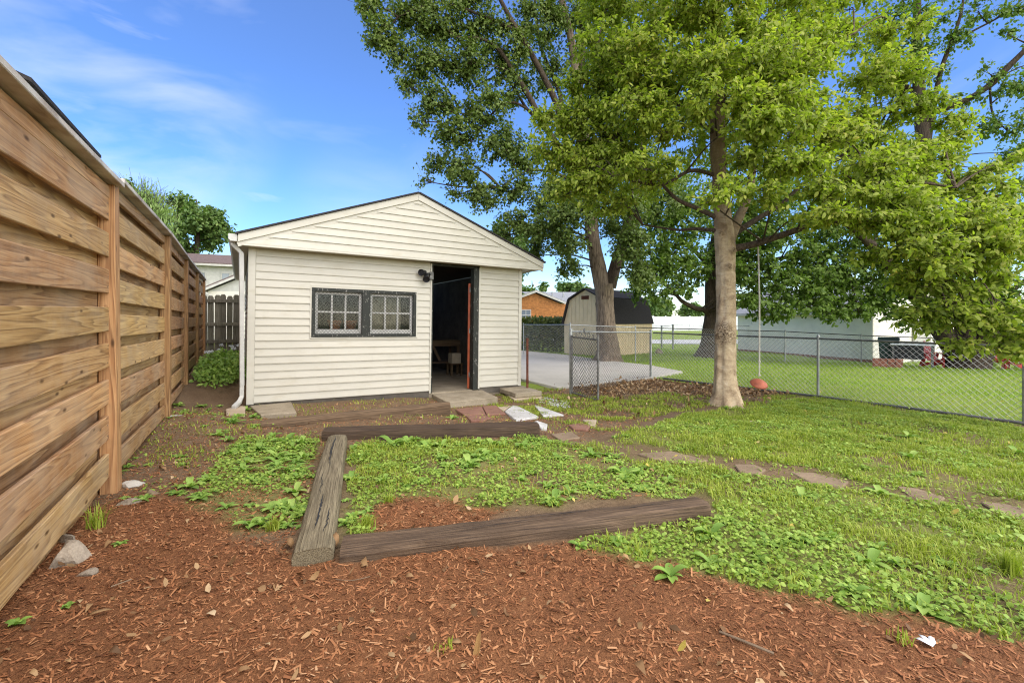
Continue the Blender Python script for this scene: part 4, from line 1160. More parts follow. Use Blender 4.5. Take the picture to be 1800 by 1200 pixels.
m = MB(); m.poly([(2.3, .05, Hb + .15), (7.2, .05, Hb + .15), (7.2, 5, Hb + 1.25), (1.2, 5, Hb + 1.25)], (0, .05, .06)); m.build('roof', 'shingle_grey', bun)
for x in (3.6, 4.6):
    m = MB(); m.tube([(x, 2.2, Hb + .55), (x, 2.2, Hb + 1.15)], .06, 8); m.build('vent_pipe', 'metal_grey', bun)
window(bun, Matrix.Translation((0, -.022, 0)), .55, 1.75, .75, .8, nx=2, nz=2, glass='far_pane')
# red-roofed house further back
A = P(890, 560, 52)
rh = rot_thing('red_roof_house', 'house with faded red roof showing beside the outbuilding eave', 'house', (A.x, A.y, -.4), R(-25))
m = MB(); m.box((-4, 0, 0), (3.0, 8, 3.4)); m.build('walls', 'cream_wall', rh)
m = MB(); m.poly([(3.4, -.5, 3.3), (3.4, 8.5, 3.3), (-1, 8.5, 6.0), (-1, -.5, 6.0)], (0, 0, .12)); m.build('roof', 'shingle_red', rh)
m = MB(); m.poly([(-5.4, -.5, 3.3), (-1, -.5, 6.0), (-1, 8.5, 6.0), (-5.4, 8.5, 3.3)], (0, 0, .119)); m.build('roof', 'shingle_red', rh)
m = MB(); m.poly([(-4, 0, 3.401), (3, 0, 3.401), (-1, 0, 5.9)], (0, .1, 0)); m.build('gable', 'cream_wall', rh)
# two-storey house and its low neighbour behind the picket fence
A = P(318, 500, 36); B = P(440, 500, 38); ang = math.atan2(B.y - A.y, B.x - A.x)
ht = rot_thing('two_storey_house', 'white two storey house with brown roof behind the picket fence', 'house', (A.x, A.y, 0), ang)
m = MB(); m.box((-3, 0, 0), (9, 7, 5.75)); m.build('walls', 'white_paint', ht)
m = MB(); m.poly([(-3.3, -.5, 5.75), (9.3, -.5, 5.75), (9.3, 3.5, 6.9), (-3.3, 3.5, 6.9)], (0, .0, .12)); m.build('roof', 'shingle_brown', ht)
m = MB(); m.poly([(-3.3, 3.5, 6.9), (9.3, 3.5, 6.9), (9.3, 7.5, 5.75), (-3.3, 7.5, 5.75)], (0, 0, .119)); m.build('roof', 'shingle_brown', ht)
m = MB(); m.box((-3.3, -.52, 5.62), (9.3, -.4, 5.78)); m.build('fascia', 'white_paint', ht)
for x in (-.9, 1.05, 2.75, 3.55, 5.2): window(ht, Matrix.Identity(4), x, 4.05, .55, 1.05, nx=1, nz=2, glass='far_pane')
A = P(352, 520, 27); B = P(450, 520, 28)
ang = math.atan2(B.y - A.y, B.x - A.x)
hc = rot_thing('cream_house', 'low cream gabled house with brown roof edge above the picket fence', 'house', (A.x, A.y, 0), ang)
m = MB(); m.box((.4, 0, 0), (5, 6, 3.0)); m.build('walls', 'cream_wall', hc)
m = MB(); m.poly([(.4, 0, 3.001), (5, 0, 3.001), (2.7, 0, 4.15)], (0, .2, 0)); m.build('gable', 'white_paint', hc)
for (x0, z0, x1, z1) in ((0.0, 2.85, 2.7, 4.2), (5.4, 2.85, 2.7, 4.2)):
    m = MB(); m.poly([(x0, -.35, z0), (x1, -.35, z1), (x1, -.35, z1 + .16), (x0, -.35, z0 + .16)], (0, .05, 0)); m.build('fascia', 'white_paint', hc)
    m = MB(); m.poly([(x0, -.34, z0 + .161), (x1, -.34, z1 + .161), (x1, -.34, z1 + .24), (x0, -.34, z0 + .24)], (0, 6.5, 0)); m.build('roof', 'shingle_brown', hc)
m = MB(); m.tube([(.36, -.05, 0), (.36, -.05, 2.8)], .05, 8); m.build('downpipe', 'white_paint', hc)
window(hc, Matrix.Identity(4), 2.3, 1.9, .8, .9, glass='far_pane')
# neighbour's garage whose eave just clears the fence cap
ng = empty('neighbour_garage', 'dark shingled eave peeping over the tall fence cap', 'garage', (-2.2, 7.4, .0))
m = MB(); m.box((-5, .2, 0), (-.35, 2.7, 3.95)); m.build('walls', 'cream_wall', ng)
m = MB(); m.poly([(0, 0, 4.03), (-2.7, 0, 5.07), (-2.7, 0, 5.12), (0, 0, 4.08)], (0, 2.9, 0)); m.build('roof', 'shingle_dark', ng)
m = MB(); m.poly([(-2.7, 0, 5.07), (-5.4, 0, 4.03), (-5.4, 0, 4.08), (-2.7, 0, 5.12)], (0, 2.9, 0)); m.build('roof', 'shingle_dark', ng)
# white vinyl fence on the horizon
vf0, vf1 = P(1085, 566, 72), P(1340, 566, 72)
vf = empty('vinyl_fence', 'long pale vinyl panel fence at the far end of the lawns', 'fence', (vf0.x, vf0.y, 0))
Mv = fr(Vector((0, 0, 0)), Vector((vf1.x - vf0.x, vf1.y - vf0.y, 0))); Lv = math.hypot(vf1.x - vf0.x, vf1.y - vf0.y)
npan = 12
pm = qm = None
for i in range(npan):
    m = MB(); m.box((Lv * i / npan + .08, -.03, -.4), (Lv * (i + 1) / npan - .08, .03, 1.85), Mv); m.build('panel', 'white_vinyl', vf)
    m = MB(); m.box((Lv * i / npan - .075, -.08, -.4), (Lv * i / npan + .075, .08, 1.98), Mv); m.build('post', 'white_vinyl', vf)

# ------------------------------------------------------------------ patio things by the right-hand trees
def gp(px, Z): p = P(px, 600, Z); return Vector((p.x, p.y, float(zg(p.x, p.y))))
def face(p): return math.atan2(-p.y, -p.x) - math.pi / 2 + math.pi   # local -y towards camera
p = gp(1562, 17.2); bn = empty('wheelie_bin', 'dark green wheelie bin by the garage corner', 'bin', p, rot=(0, 0, face(p)))
m = MB(); m.add([(-.25, -.28, .08), (.25, -.28, .08), (.25, .28, .08), (-.25, .28, .08), (-.3, -.36, .95), (.3, -.36, .95), (.3, .36, .95), (-.3, .36, .95)], [(3, 2, 1, 0), (4, 5, 6, 7), (0, 1, 5, 4), (1, 2, 6, 5), (2, 3, 7, 6), (3, 0, 4, 7)]); m.build('body', 'bin_green', bn, .02)
m = MB(); m.poly([(-.32, -.39, .955), (-.32, .42, .955), (-.32, .38, 1.05), (-.32, -.2, 1.08)], (.64, 0, 0)); m.build('lid', 'bin_green', bn, .015)
for s in (-.28, .28):
    m = MB(); m.lathe([(.02, -.03), (.1, -.03), (.1, .03), (.02, .03)], 16, (s, .3, .1), Matrix.Rotation(R(90), 3, 'Y')); m.build('wheel', 'black_plastic', bn)
p = gp(1604, 16.6); tb = empty('patio_table', 'dark patio table with pale top beside the wheelie bin', 'table', p, rot=(0, 0, face(p)))
m = MB(); m.box((-.62, -.42, .80), (.62, .42, .85)); m.build('top', 'white_vinyl', tb, .01)
m = MB(); m.box((-.52, -.36, .3), (.3, .36, .797)); m.build('cabinet', 'black_plastic', tb, .01)
for sx in (-.56, .5):
    for sy in (-.36, .30):
        m = MB(); m.box((sx, sy, 0), (sx + .06, sy + .06, .80)); m.build('leg', 'metal_dull', tb)
p = gp(1560, 16.2); bs = empty('brick_stack', 'low stack of red bricks before the wheelie bin', 'bricks', p, rot=(0, 0, face(p)))
b_ = None; random.seed(3)
for l in range(5):
    for i in range(4):
        if b_ is None:
            m = MB(); m.box((-.1, -.05, 0), (.1, .05, .062)); b_ = m.build('brick', 'brick', bs, .004); o = b_
        else: o = b_.copy(); COL.objects.link(o); o.parent = bs
        o.location = (-.32 + i * .212 + random.uniform(-.01, .01), random.uniform(-.02, .02), l * .064); o.rotation_euler = (0, 0, R(random.uniform(-4, 4)))
def chair(label, px, Z, turn, mat):
    p = gp(px, Z); c = empty('garden_chair', label, 'chair', p, 'garden chairs under the trees', (0, 0, face(p) + turn))
    S = Matrix.Rotation(R(-8), 4, 'X')
    for i in range(4):      # seat slats
        m = MB(); m.box((-.27, -.33 + i * .15, .335 - i * .03), (.27, -.195 + i * .15, .355 - i * .03)); m.build('seat_slat', mat, c, .004)
    Bk = Matrix.Translation((0, .22, .24)) @ Matrix.Rotation(R(-22), 4, 'X')
    for i in range(5):
        x = -.26 + i * .105; h = (.66, .74, .78, .74, .66)[i]
        m = MB(); m.box((x, 0, 0), (x + .095, .02, h), Bk); m.build('back_slat', mat, c, .006)
    m = MB(); m.box((-.26, .021, .3), (.26, .045, .38), Bk); m.build('back_rail', mat, c)
    for s in (-.33, .28):
        m = MB(); m.box((s - .03, -.36, .52), (s + .08, .34, .545)); m.build('armrest', mat, c, .006)
        m = MB(); m.box((s, -.34, 0), (s + .05, -.28, .52)); m.build('leg', mat, c)
        m = MB(); m.poly([(s + .005, -.3, .32), (s + .005, -.3, .25), (s + .005, .42, 0), (s + .005, .5, 0), (s + .005, .3, .52), (s + .005, .22, .52), (s + .005, .3, .15)], (.04, 0, 0)); m.build('side_frame', mat, c)
chair('red slatted garden chair seen side on next to the patio table', 1652, 16.8, 1.0, 'red_plastic')
chair('red slatted garden chair facing out between the trunks', 1747, 16.4, .2, 'red_plastic')
chair('red garden chair at the picture edge, lowest of the chairs', 1800, 15.6, -.6, 'red_plastic')
chair('lime green garden chair between two red ones', 1773, 16.9, .3, 'lime_fabric')

# ------------------------------------------------------------------ trees
def smooth_path(pts, rad, per=6):
    """Catmull-Rom through the points, radii interpolated."""
    p = [Vector(q) for q in pts]; out = []; rr = []
    for i in range(len(p) - 1):
        a, b, c, d = p[max(i - 1, 0)], p[i], p[i + 1], p[min(i + 2, len(p) - 1)]
        for k in range(per):
            t = k / per
            out.append(.5 * ((2 * b) + (c - a) * t + (2 * a - 5 * b + 4 * c - d) * t * t + (3 * b - a - 3 * c + d) * t ** 3)); rr.append(rad[i] + (rad[i + 1] - rad[i]) * t)
    out.append(p[-1]); rr.append(rad[-1]); return out, rr

def stem(name, pts, rad, mat, parent, org, n=20, per=10, rough=.06, knots=(), flare=0):
    """Trunk or limb: swept ring with bark relief, root flare and knots."""
    P_, R_ = smooth_path(pts, rad, per); V = []; u = None; m = len(P_); SCAR = []; MOSS = []
    for i, p in enumerate(P_):
        t = (P_[min(i + 1, m - 1)] - P_[max(i - 1, 0)]).normalized()
        u = t.orthogonal().normalized() if u is None else (u - t * u.dot(t)).normalized()
        w = t.cross(u)
        for k in range(n):
            a = 2 * math.pi * k / n; d = u * math.cos(a) + w * math.sin(a)
            q = p + d * R_[i]
            r = R_[i] * (1 + rough * mnoise.noise(Vector((d.x * 2.2, d.y * 2.2, p.z * 1.6))) * 1.6 + rough * .6 * mnoise.noise(q * 9))
            if flare:
                h = max(0, p.z - P_[0].z)
                r += R_[i] * flare * math.exp(-max(0, h - .18) / .17) * (.6 + .9 * max(0, mnoise.noise(Vector((d.x * 1.9 + 4, d.y * 1.9, 1.7)))) * 2)
            sca = 0.0
            for (kc, kr, kh) in knots:
                e = (q - kc).length
                if e < kr: r += kh * (1 - (e / kr) ** 2) * (1 + .5 * mnoise.noise(q * 30)); sca = max(sca, min(1, 1.6 * (1 - e / kr)))
            V.append(p + d * r); SCAR.append(sca); MOSS.append(max(0, min(.75, (p.z - 2.35) * .9 + mnoise.noise(q * 6) * .5)) if knots else .55)
    V = np.array([tuple(v) for v in V]) - np.array(org)
    I = np.arange(m * n).reshape(m, n)
    F = np.stack([I[:-1], np.roll(I, -1, 1)[:-1], np.roll(I, -1, 1)[1:], I[1:]], -1).reshape(-1, 4)
    return np_mesh(name, V, [F], mat, parent, smooth=True, attrs={'scar': SCAR, 'moss': MOSS} if mat == 'bark_tan' else None)

def tube_arrays(A, B, ra, rb):
    """Three-sided straight twigs A->B, vectorised."""
    d = unit(B - A); ref = np.where(np.abs(d[:, 2:3]) < .9, [[0., 0, 1]], [[1., 0, 0]]); s = unit(np.cross(d, ref)); u = np.cross(s, d)
    V = np.empty((len(A), 6, 3), np.float32)
    for k in range(3):
        a = 2 * math.pi * k / 3; o = s * math.cos(a) + u * math.sin(a)
        V[:, k] = A + o * ra[:, None]; V[:, 3 + k] = B + o * rb[:, None]
    i = (np.arange(len(A)) * 6)[:, None]
    return V.reshape(-1, 3), [np.concatenate([i + [k, (k + 1) % 3, 3 + (k + 1) % 3, 3 + k] for k in range(3)])]

def foliage(tree, org, clumps, stems, leafmat, bmat, Ls, per_twig=13, droop=.25, twig=.32, shape=(.32, .72, .5, .42), aspect=.55, br=.03, upn=1.0, spread=1.0, shell=.6):
    """clumps: (centre, (rx,ry,rz), leaf count). Each clump gets a branch from the nearest stem, twigs, and leaves along the twigs."""
    S = np.array([tuple(q) for st in stems for q in st])
    LV = []; TV = []; BR = MB()
    for c, rad, nl in clumps:
        c = np.array(c); rad = np.array(rad)
        dd = np.linalg.norm(S - c, axis=1) + np.where(S[:, 2] > c[2] - .1, 1.2 + (S[:, 2] - c[2]), 0)
        a = S[np.argmin(dd)]
        mid = (a + c) / 2 + np.array([0, 0, .12 * np.linalg.norm(c - a)]) + RNG.normal(size=3) * .06 * np.linalg.norm(c - a)
        pts, rr = smooth_path([tuple(a), tuple(mid), tuple(c)], [br, br * .65, br * .3], 5); BR.tube(pts, rr, 6, False)
        nb = 5                                           # secondary branches through the clump
        sd_ = unit(RNG.normal(size=(nb, 3))) * rad * .75; sec = c + sd_
        for q in sec:
            m_ = (c * .5 + q * .5) + RNG.normal(size=3) * .05; BR.tube([tuple(c - (c - mid) * .25), tuple(m_), tuple(q)], [br * .35, br * .22, br * .1], 4, False)
        nt = max(4, int(nl / per_twig))
        v = unit(RNG.normal(size=(nt, 3))); r = RNG.random(nt) ** (1 / 3 * shell + .08)
        e = c + v * rad * r[:, None]
        near = sec[np.argmin(((e[:, None] - sec[None]) ** 2).sum(-1), 1)]
        inw = unit((near * .6 + c * .4) - e + 1e-4)
        tl = twig * RNG.uniform(.6, 1.3, nt)
        b = e + inw * tl[:, None] + np.array([0, 0, 1]) * (droop * .35 * tl)[:, None]
        TV.append(tube_arrays(b, e, np.full(nt, br * .11 + .0015), np.full(nt, .0012)))
        k = RNG.integers(0, nt, nl); t = RNG.random(nl) ** .8
        pos = b[k] + (e - b)[k] * t[:, None] + RNG.normal(size=(nl, 3)) * .022 * spread
        tw = unit((e - b)[k])
        d = unit(tw * .55 + rdir(nl) * .8 + np.array([0, 0, -droop]))
        nrm = unit(np.array([0, 0, upn]) + rdir(nl) * .75 + unit(pos - c) * .45)
        L = Ls * RNG.uniform(.65, 1.2, nl)
        LV.append(leaf_arrays(pos, d, nrm, L, L * aspect * RNG.uniform(.85, 1.15, nl), shape=shape))
    V, F = merge(TV); o = np.array(org)
    np_mesh('twigs', V - o, F, bmat, tree).__setitem__('kind', 'stuff')
    ob = BR.build('branches', bmat, tree, smooth=True, loc=org); ob.location = (0, 0, 0); ob['kind'] = 'stuff'
    V, F = merge(LV)
    cr = np_mesh('crown', V - o, F, leafmat, tree); cr['kind'] = 'stuff'
    return cr

def clump_px(lst, dens, k=1.0, layers=0):
    """(px, py, Z, rx px, ry px, depth m) to world ellipsoids; leaf count from the apparent area."""
    out = []
    for q in lst:
        px, py, Z, rx, ry = q[:5]; dz = q[5] if len(q) > 5 else None; w = q[6] if len(q) > 6 else 1.0
        a, b = rx / FPX * Z, ry / FPX * Z; d = dz if dz else (a + b) / 2
        c = P(px, py, Z); nl = int(dens * w * a * b * 3.14); r = (a + d) / 2
        if not layers or b < .25: out.append((tuple(c), (r, r, b), nl)); continue
        for i in range(layers):                        # flat sprays stacked with gaps between them
            h_ = ((i + .5) / layers * 2 - 1) * b * .85; s = RNG.uniform(.8, 1.0); o_ = RNG.normal(size=2) * r * .2
            out.append(((c.x + o_[0], c.y + o_[1], c.z + h_ + RNG.normal() * .05), (r * s, r * s, b / layers * 1.0), int(nl / layers)))
    return out

# --- the smooth-barked tree carrying the swing
base = G(1276, 712); TZ = base.x * FW[0] + base.y * FW[1]
T1 = empty('swing_tree', 'smooth tan trunk tree with bright green leaves and a rope swing', 'tree', base)
def t1(px, py, dZ=0): return P(px, py, TZ + dZ)
kn = [(t1(1272, 585, -.16), .27, .04), (t1(1262, 480, -.15), .09, .04), (t1(1277, 494, -.18), .07, .03), (t1(1284, 468, -.17), .08, .035), (t1(1290, 440, -.14), .08, .05), (t1(1267, 408, -.14), .08, .03), (t1(1258, 445, -.1), .07, .03)]
trunk = [t1(1276, 735), t1(1276, 700), t1(1274, 660), t1(1276, 600), t1(1276, 530), t1(1275, 470), t1(1274, 425), t1(1271, 385), t1(1265, 320), t1(1261, 250), t1(1262, 160), t1(1258, 60), t1(1262, -60), t1(1258, -220)]
tr = [.22, .19, .16, .15, .146, .144, .15, .13, .115, .11, .1, .085, .07, .045]
stem('trunk', trunk, tr, 'bark_tan', T1, base, n=64, per=22, rough=.085, knots=kn, flare=.75)
limbs1 = [([t1(1290, 437), t1(1330, 428, -.1), t1(1390, 408, -.2), t1(1440, 394, -.3), t1(1520, 392, -.6), t1(1600, 420, -1.0)], [.062, .055, .05, .04, .03, .015]),
          ([t1(1282, 425), t1(1300, 380, .05), t1(1315, 345, .1), t1(1325, 280, .1), t1(1332, 180, .2), t1(1350, 60, .3), t1(1360, -60, .4)], [.085, .075, .065, .055, .045, .035, .02]),
          ([t1(1288, 412), t1(1330, 385, .2), t1(1370, 362, .4), t1(1405, 330, .5), t1(1470, 280, .6), t1(1550, 230, .5)], [.055, .045, .04, .034, .026, .014]),
          ([t1(1265, 385), t1(1225, 366, .1), t1(1190, 350, .2), t1(1160, 320, .3), t1(1110, 270, .2)], [.045, .036, .03, .024, .012]),
          ([t1(1260, 405), t1(1220, 402, .3), t1(1190, 404, .6), t1(1130, 395, 1.0)], [.035, .028, .022, .01]),
          ([t1(1262, 310), t1(1215, 300, -.1), t1(1160, 325, -.2), t1(1080, 310, -.2)], [.035, .03, .022, .01]),
          ([t1(1440, 394, -.3), t1(1500, 350, -.7), t1(1580, 320, -1.0), t1(1680, 330, -1.2)], [.03, .026, .02, .01]),
          ([t1(1262, 240), t1(1200, 190, -.2), t1(1120, 130, -.2), t1(1050, 90, 0)], [.04, .03, .022, .01]),
          ([t1(1262, 200), t1(1330, 140, -.4), t1(1420, 100, -.5), t1(1500, 60, -.4)], [.04, .03, .022, .01])]
st1 = [trunk[7:]]
for p_, r_ in limbs1:
    stem('limb', p_, r_, 'bark_branch' if r_[0] < .08 else 'bark_tan', T1, base, n=10, per=7, rough=.08); st1.append(smooth_path(p_, r_, 5)[0][6:])
st1 = [smooth_path(trunk[7:], tr[7:], 6)[0]] + st1[1:]
c1 = [(1090, 40, 7.6, 90, 90), (1180, 60, 7.1, 100, 100), (1290, 50, 6.9, 105, 95), (1395, 60, 7.2, 100, 90), (1480, 40, 7.9, 80, 70, None, .7),
      (1060, 140, 7.7, 80, 75), (1150, 160, 6.9, 95, 85), (1230, 150, 6.5, 90, 85), (1330, 160, 6.5, 95, 85), (1420, 170, 6.8, 95, 80), (1510, 170, 7.2, 85, 80, None, .8), (1580, 230, 7.3, 70, 60, None, .8),
      (985, 235, 7.9, 60, 60, None, 1.2), (1020, 190, 7.9, 60, 60), (1060, 240, 7.4, 85, 70, None, 1.2), (1030, 300, 7.6, 70, 50), (1150, 255, 6.8, 90, 65), (1330, 250, 6.2, 80, 60), (1410, 265, 6.3, 90, 65), (1500, 270, 6.5, 95, 70), (1590, 300, 6.6, 90, 65), (1665, 300, 6.9, 70, 50, None, .7),
      (985, 320, 8.0, 60, 45, None, .7), (1050, 335, 7.8, 80, 45, None, .8), (1370, 325, 6.1, 75, 40), (1290, 325, 5.9, 45, 22, .25, .9), (1250, 348, 5.8, 45, 20, .25, .9), (1450, 350, 6.0, 85, 40), (1530, 370, 6.0, 90, 45), (1620, 380, 5.9, 95, 55), (1700, 410, 5.9, 80, 60),
      (1560, 430, 5.9, 70, 40), (1640, 455, 5.7, 85, 50), (1720, 490, 5.7, 75, 55), (1775, 460, 5.8, 50, 60), (1700, 560, 5.6, 70, 40), (1765, 575, 5.5, 60, 45), (1650, 520, 5.9, 60, 40), (1790, 380, 6.2, 40, 40, None, .6),
      (1555, 95, 7.6, 70, 60, None, .7), (1610, 170, 7.3, 65, 50, None, .7), (1660, 235, 7.1, 60, 45, None, .7), (1725, 320, 6.5, 60, 45, None, .8), (1780, 300, 6.6, 45, 40, None, .6), (1740, 380, 6.1, 60, 40), (1540, 330, 6.4, 70, 50, None, .8), (1780, 620, 5.4, 50, 25), (1625, 560, 5.9, 55, 32, None, .9), (1690, 610, 5.6, 50, 18, None, .9), (1600, 490, 6.0, 60, 40, None, .9), (1130, -80, 7.3, 130, 90, None, .6), (1280, -100, 7, 140, 90, None, .6), (1420, -80, 7.3, 120, 90, None, .6), (1280, -260, 7.4, 160, 100, None, .45),
      (1170, 120, 9.0, 130, 110, None, .5), (1360, 120, 9.0, 140, 110, None, .5), (1500, 300, 8.6, 110, 80, None, .5), (1100, 290, 8.9, 110, 70, None, .5), (1240, 230, 8.6, 110, 90, None, .5)]
foliage(T1, base, clump_px(c1, 2050, layers=2), st1, 'leaf_near', 'bark_branch', .083, per_twig=12, droop=.25, twig=.34, br=.016, aspect=.46)

# --- the big maple behind the concrete yard
bp = P(1068, 640, 16.2); base2 = Vector((bp.x, bp.y, float(zg(bp.x, bp.y)) - .05))
T2 = empty('maple_tree', 'huge grey barked forked maple with dark crown rising behind the gate', 'tree', base2)
Z2 = 16.2
def t2(px, py, dZ=0): return P(px, py, Z2 + dZ)
tk = [base2 + Vector((0, 0, -.1)), t2(1069, 620), t2(1066, 580), t2(1063, 530), t2(1062, 500)]
stem('trunk', tk, [.50, .40, .335, .31, .34], 'bark_grey', T2, base2, n=36, per=14, rough=.09, flare=.4)
L2 = [([t2(1062, 520), t2(1052, 470), t2(1042, 420), t2(1037, 360, .1), t2(1036, 300, .2), t2(1025, 220, .2), t2(1015, 150, .1), t2(1004, 70), t2(985, -10), t2(965, -120)], [.30, .27, .24, .22, .21, .18, .15, .13, .11, .07]),
      ([t2(1072, 505), t2(1084, 460, -.1), t2(1100, 410, -.2), t2(1114, 350, -.2), t2(1128, 270), t2(1140, 160, .2), t2(1150, 20, .3)], [.22, .2, .18, .165, .14, .11, .07]),
      ([t2(1036, 310, .2), t2(1000, 260, -.2), t2(978, 182, -.4), t2(945, 115, -.7), t2(910, 55, -1.0), t2(883, 7, -1.2), t2(850, -60, -1.4)], [.15, .13, .11, .095, .08, .065, .04]),
      ([t2(1030, 330, .2), t2(958, 222, -.3), t2(930, 170, -.6), t2(905, 130, -.8), t2(880, 92, -1.0), t2(850, 70, -1.2), t2(800, 65, -1.4)], [.12, .11, .095, .08, .065, .045, .025]),
      ([t2(958, 222, -.3), t2(925, 190, -.3), t2(890, 140, .3), t2(840, 150, .6), t2(800, 210, .7)], [.06, .05, .04, .03, .012]),
      ([t2(945, 205, -.3), t2(900, 180, -.6), t2(860, 205, -.9), t2(830, 250, -1.2)], [.05, .04, .03, .012]),
      ([t2(1018, 160, .1), t2(1024, 80, .4), t2(1023, 0, .5), t2(1030, -100, .7)], [.14, .12, .1, .06]),
      ([t2(985, 240, -.2), t2(985, 170, .5), t2(950, 80, .9), t2(940, 0, 1.1)], [.09, .08, .06, .04]),
      ([t2(910, 55, -1), t2(840, 25, -1.3), t2(770, 5, -1.5), t2(700, 30, -1.6)], [.06, .045, .03, .012]),
      ([t2(1036, 350, .1), t2(990, 310, -.6), t2(930, 300, -1.0), t2(880, 330, -1.2)], [.07, .05, .035, .014])]
st2 = []
for p_, r_ in L2:
    stem('limb', p_, r_, 'bark_grey' if r_[0] > .25 else 'bark_dark', T2, base2, n=14, per=7, rough=.08); st2.append(smooth_path(p_, r_, 6)[0][4:])
c2 = [(650, 15, 14.6, 32, 34), (668, 60, 14.5, 45, 36), (720, 20, 15, 60, 40), (700, 95, 14.6, 42, 30, None, .8), (770, 40, 15, 60, 50), (750, 115, 14.8, 52, 42), (715, 150, 14.6, 28, 22, None, .7), (830, 30, 15.2, 60, 50), (820, 110, 15, 62, 48), (770, 180, 14.8, 45, 40),
      (740, 215, 14.7, 22, 26, None, .6), (800, 235, 14.9, 52, 38), (765, 290, 14.7, 26, 28, None, .7), (745, 318, 14.7, 14, 8, None, .8), (815, 300, 14.9, 50, 36, None, .9), (850, 190, 15, 55, 45), (890, 80, 15.5, 60, 52), (900, 150, 15.8, 52, 45, None, .7), (880, 255, 15.2, 55, 42), (850, 350, 15, 45, 32, None, .9), (800, 345, 14.8, 20, 14, None, .7),
      (900, 330, 15.2, 48, 38, None, .8), (925, 280, 15.5, 45, 40, None, .7), (950, 40, 16, 60, 55), (960, 130, 16.4, 45, 42, None, .6), (960, 350, 15.6, 50, 42, None, .7), (905, 390, 15.2, 42, 28, None, .8), (880, 415, 15.4, 25, 22, None, .8), (960, 420, 16, 45, 35, None, .8), (1000, 470, 16, 40, 24, None, .7), (935, 450, 15.8, 25, 26, None, .8),
      (1010, 30, 16.5, 60, 50, None, .6), (1000, 330, 16.5, 50, 60, None, .7), (1050, 120, 17, 80, 90, None, .5), (1100, 250, 17, 80, 80, None, .5), (1090, 390, 16.6, 55, 40, None, .9), (1150, 330, 17, 70, 70, None, .6),
      (1000, 425, 14.6, 40, 40), (1020, 370, 14.4, 45, 40), (1110, 430, 14.8, 45, 45), (1125, 485, 14.9, 35, 30), (985, 380, 14.6, 40, 40, None, .9), (1100, 360, 14.8, 55, 45), (940, 400, 14.8, 40, 30, None, .8), (720, -70, 15, 90, 50, None, .5), (850, -80, 15, 90, 60, None, .5), (980, -100, 16, 110, 70, None, .5), (1100, -60, 16.5, 100, 80, None, .4), (900, -220, 16, 200, 90, None, .25), (1070, -240, 16, 180, 100, None, .25)]
foliage(T2, base2, clump_px(c2, 760), st2, 'leaf_maple', 'bark_dark', .122, per_twig=11, droop=.5, twig=.6, aspect=.75, br=.035, shape=(.45, .62, .6, .22), spread=3.2, shell=.9)

# --- the dark low tree behind the swing tree
base3 = gp(1243, 19.5)
T3 = empty('dark_tree', 'dark trunked low spreading tree half hidden behind the swing tree', 'tree', base3)
def t3(px, py, dZ=0): return P(px, py, 19.5 + dZ)
tk = [base3 + Vector((0, 0, -.1)), t3(1247, 600), t3(1250, 560), t3(1250, 520), t3(1252, 470), t3(1262, 400), t3(1270, 300), t3(1275, 180)]
stem('trunk', tk, [.52, .33, .27, .25, .23, .2, .15, .08], 'bark_dark', T3, base3, n=22, per=8, rough=.08, flare=.3)
L3 = [([t3(1248, 555), t3(1238, 545, -.3), t3(1222, 542, -.6), t3(1200, 530, -1.0), t3(1190, 520, -1.2), t3(1150, 480, -1.5)], [.13, .11, .10, .08, .07, .03]),
      ([t3(1254, 520), t3(1320, 470, -.5), t3(1400, 450, -1), t3(1480, 455, -1.5)], [.12, .1, .07, .03]), ([t3(1256, 480), t3(1200, 420, .3), t3(1140, 380, .5)], [.1, .07, .03])]
st3 = [smooth_path(tk[4:], [1] * 4, 6)[0]]
for p_, r_ in L3:
    stem('limb', p_, r_, 'bark_dark', T3, base3, n=10, per=7, rough=.08); st3.append(smooth_path(p_, r_, 6)[0][4:])
c3 = [(1110, 440, 18.5, 40, 40), (1150, 400, 18, 55, 45), (1150, 480, 17.6, 50, 36), (1190, 450, 17.8, 50, 45), (1160, 520, 17.6, 40, 25, None, .9), (1120, 510, 17.9, 28, 26), (1205, 510, 17.9, 35, 18, None, .8), (1210, 390, 18.3, 55, 45),
      (1330, 400, 17.8, 60, 50), (1330, 470, 17.3, 55, 45), (1330, 530, 17, 45, 24), (1390, 430, 17.2, 60, 50), (1390, 500, 16.9, 55, 40), (1370, 545, 16.7, 40, 20), (1440, 470, 17, 60, 50), (1430, 530, 16.7, 50, 30), (1470, 555, 16.5, 35, 18, None, .9), (1500, 490, 17, 55, 45), (1510, 545, 16.6, 42, 24), (1555, 520, 16.8, 45, 35), (1575, 555, 16.6, 35, 18, None, .9), (1545, 450, 17.2, 55, 45, None, .8),
      (1440, 390, 17.6, 60, 45, None, .8), (1350, 350, 17.5, 70, 50), (1480, 420, 17, 60, 45), (1300, 440, 18.5, 60, 60), (1310, 510, 18, 45, 35), (1600, 480, 17, 50, 40), (1420, 500, 18.5, 80, 50), (1530, 500, 18.5, 70, 50), (1200, 470, 19, 70, 50), (1170, 350, 18.6, 70, 50), (1460, 540, 17.8, 70, 24), (1350, 555, 17.6, 45, 15),  (1270, 420, 20, 90, 60, None, .6), (1240, 330, 19.5, 90, 70, None, .5), (1400, 330, 19, 110, 70, None, .5), (1540, 370, 18, 80, 60, None, .5)]
foliage(T3, base3, clump_px(c3, 350), st3, 'leaf_shade', 'bark_dark', .15, per_twig=12, droop=.35, twig=.5, aspect=.6, br=.035, spread=1.8)

